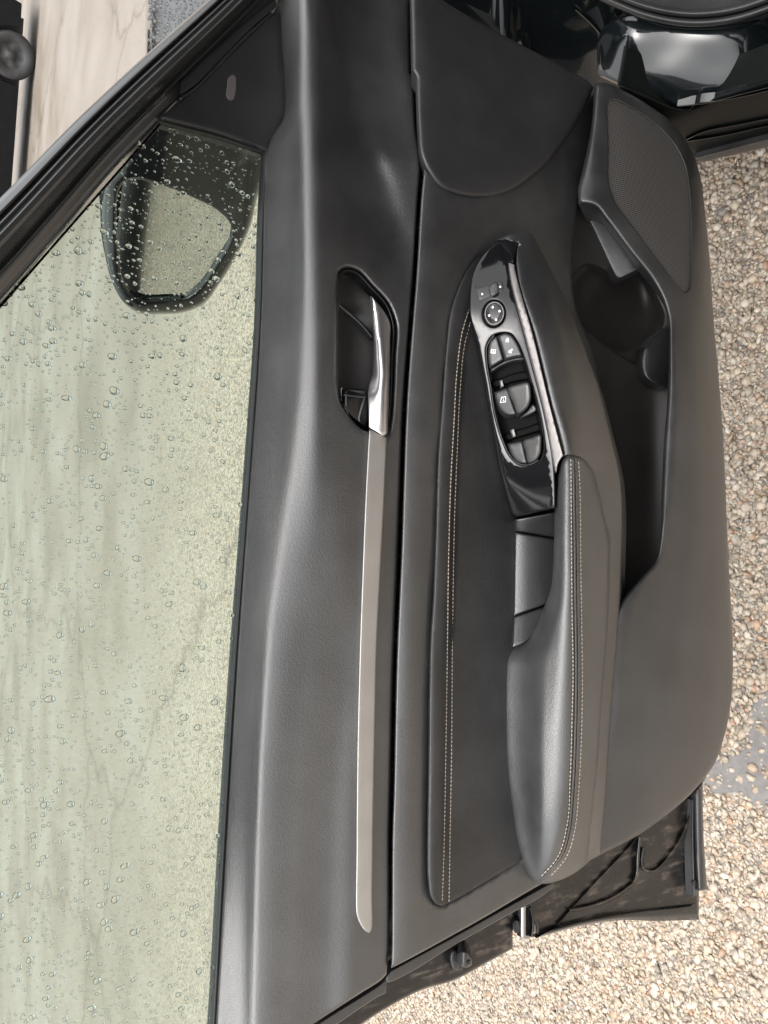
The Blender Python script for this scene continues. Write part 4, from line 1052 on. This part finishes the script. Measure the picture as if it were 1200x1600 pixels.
rbox('door_pillar', 1.14, 1.28, -.16, -.03, 1.03, 1.60, 'clean_paint', .03, .20)
rbox('side_window', 1.30, 2.70, -.12, -.06, 1.07, 1.56, 'gloss_black', .02, .18)
rbox('roof', .45, 3.2, -1.50, -.24, 1.56, 1.64, 'clean_paint', .035)
rbox('side_panel', -.2, 3.3, -1.75, -1.62, .40, 1.10, 'clean_paint', .05)
rbox('side_window', .2, 3.0, -1.66, -1.60, 1.11, 1.57, 'gloss_black', .02, -.18)
rbox('floor_pan', -.5, 3.3, -1.70, -.16, .28, .36, 'carpet', .03)
rbox('sill_extension', .30, 2.4, -.16, -.01, .26, .44, 'clean_paint', .03)
rbox('seat_cushion', .50, 1.05, -.74, -.22, .40, .66, 'leatherette', .08)
rbox('seat_backrest', 1.0, 1.20, -.74, -.22, .60, 1.25, 'leatherette', .08)
rbox('dashboard', -.62, -.02, -1.55, -.16, .58, 1.02, 'smooth_panel', .10)
rbox('bulkhead', -.72, -.40, -1.60, -.14, .30, .98, 'carpet', .05)
rbox('fender', -1.5, -.02, -.20, -.012, .62, .98, 'clean_paint', .06)

# raindrops on the wing
def wing_drops():
    verts = []; faces = []
    base = loft([(-150, 226, -.03), (200, 226, -.03)], [(-150, 236, -.006), (200, 236, -.006)], [(-150, 260, .008), (200, 260, .008)], [(-150, 330, .012), (200, 330, .012)], [(-150, 600, -.02), (200, 600, -.02)])
    for k in range(900):
        u = random.uniform(232, 345); v = random.uniform(-30, 125)
        c = WP.P(u, v, float(base(np.array([u]), np.array([v]))[0]))
        R = random.choice((.0016, .0024, .0034, .0046))*random.uniform(.8, 1.2)
        b0 = len(verts)
        verts.append((c[0], c[1], c[2]+R*.55))
        for q, zz in ((.55, .45), (.9, .2), (1.0, -.1)):
            for i in range(7):
                a = 2*math.pi*i/7
                verts.append((c[0]+R*q*math.cos(a), c[1]+R*q*math.sin(a), c[2]+R*zz))
        for i in range(7):
            j = (i+1) % 7
            faces.append((b0, b0+1+i, b0+1+j))
            for t in range(2):
                a = b0+1+t*7
                faces.append((a+i, a+7+i, a+7+j, a+j))
    o = obj_from('raindrops', verts, faces, 'clean_paint', wing)
    o['kind'] = 'stuff'
wing_drops()

# ================================================================== a parked car far across the paving
def parked_car(W0, AX, TO, label):
    car2 = thing('parked_car', label, 'car', tuple(W0), group='parked cars')
    def cpt(x, y, z): return W0+AX*x+TO*y+np.array([0, 0, z])
    def arch(cx, r_, z0, a0=180, a1=0, k=12):
        zz = .38
        return [(cx+r_*math.cos(math.radians(a0+(a1-a0)*i/k)), zz+r_*math.sin(math.radians(a0+(a1-a0)*i/k))) for i in range(k+1)]
    prof = [(-3.55, .45), (-3.5, .30), (-3.12, .27)] + arch(-2.7, .44, .3)[1:-1] + [(-2.26, .25), (-.44, .25)] + arch(0, .44, .3)[1:-1] + [(.46, .27), (.80, .28), (.86, .50), (.84, .78), (.55, .92), (-.3, 1.0), (-.95, 1.48), (-1.5, 1.58), (-2.7, 1.56), (-3.3, 1.12), (-3.52, .98)]
    verts = []; faces = []
    K = len(prof)
    for (y, ins) in ((-1.75, .10), (-1.60, 0), (-.12, 0), (0.0, .03)):
        for (x, z) in prof:
            cx = x+(-.05 if x > -1.4 else .05)*ins
            lean = -.22*max(0, z-.95)*(1 if y > -.5 else -1)
            verts.append(tuple(cpt(cx, y+lean, z-(ins*.3 if z > .9 else 0))))
    for r_ in range(3):
        for i in range(K):
            j = (i+1) % K
            faces.append((r_*K+i, r_*K+j, (r_+1)*K+j, (r_+1)*K+i))
    faces.append(tuple(range(K))); faces.append(tuple(range(3*K+K-1, 3*K-1, -1)))
    obj_from('body', verts, faces, 'sill_plastic', car2, smooth=False)
    pw = [(-.50, 1.02), (-1.05, 1.42), (-1.55, 1.49), (-2.6, 1.47), (-3.05, 1.12), (-2.9, 1.05)]
    verts = [tuple(cpt(x, .012-.22*(z-.95), z)) for x, z in pw]+[tuple(cpt(x, -.02-.22*(z-.95), z)) for x, z in pw]
    k = len(pw)
    obj_from('side_window', verts, [tuple(range(k))]+[(i, (i+1) % k, k+(i+1) % k, k+i) for i in range(k)], 'gloss_black', car2, smooth=False)
    verts = [tuple(cpt(x, y, z)) for z in (.21, .80) for x, y in ((-3.3, -1.6), (.6, -1.6), (.6, -.30), (-3.3, -.30))]
    obj_from('underbody', verts, [(0, 3, 2, 1), (4, 5, 6, 7), (0, 1, 5, 4), (1, 2, 6, 5), (2, 3, 7, 6), (3, 0, 4, 7)], 'rubber', car2, smooth=False)
    def wheel(x):
        R, wd = .38, .24
        pr = [(.20, -.01), (.24, .015), (.30, .03), (.345, .02), (.372, -.015), (.38, -.06), (.38, -wd+.05), (.36, -wd)]
        verts = []; faces = []; n_ = 36
        for i in range(n_):
            a = 2*math.pi*i/n_
            for (r_, y) in pr: verts.append(tuple(cpt(x+r_*math.cos(a), y-.02, .38+r_*math.sin(a))))
        m_ = len(pr)
        for i in range(n_):
            j = (i+1) % n_
            for q in range(m_-1): faces.append((i*m_+q, i*m_+q+1, j*m_+q+1, j*m_+q))
        t = obj_from('wheel', verts, faces, 'rubber', car2)
        verts = [tuple(cpt(x, -.035, .38))]; faces = []
        for i in range(30):
            a = 2*math.pi*i/30
            for (r_, y) in ((.06, -.03), (.07, -.05), (.19, -.045 if (i//3) % 2 else -.075), (.215, -.03)): verts.append(tuple(cpt(x+r_*math.cos(a), y, .38+r_*math.sin(a))))
        for i in range(30):
            j = (i+1) % 30
            faces.append((0, 1+i*4, 1+j*4))
            for q in range(3): faces.append((1+i*4+q, 2+i*4+q, 2+j*4+q, 1+j*4+q))
        obj_from('rim', verts, faces, 'rubber', t)
    wheel(0); wheel(-2.7)

parked_car(ground_hit(56, 98), np.array([.83, -.558, 0]), np.array([-.558, -.83, 0]), 'dark parked car far across the paving, its wheel showing past the window frame')
parked_car(np.array([-5.3, 2.6, 0]), np.array([.36, .93, 0]), np.array([.93, -.36, 0]), 'dark car standing well behind, seen only as a reflection in the wing mirror')
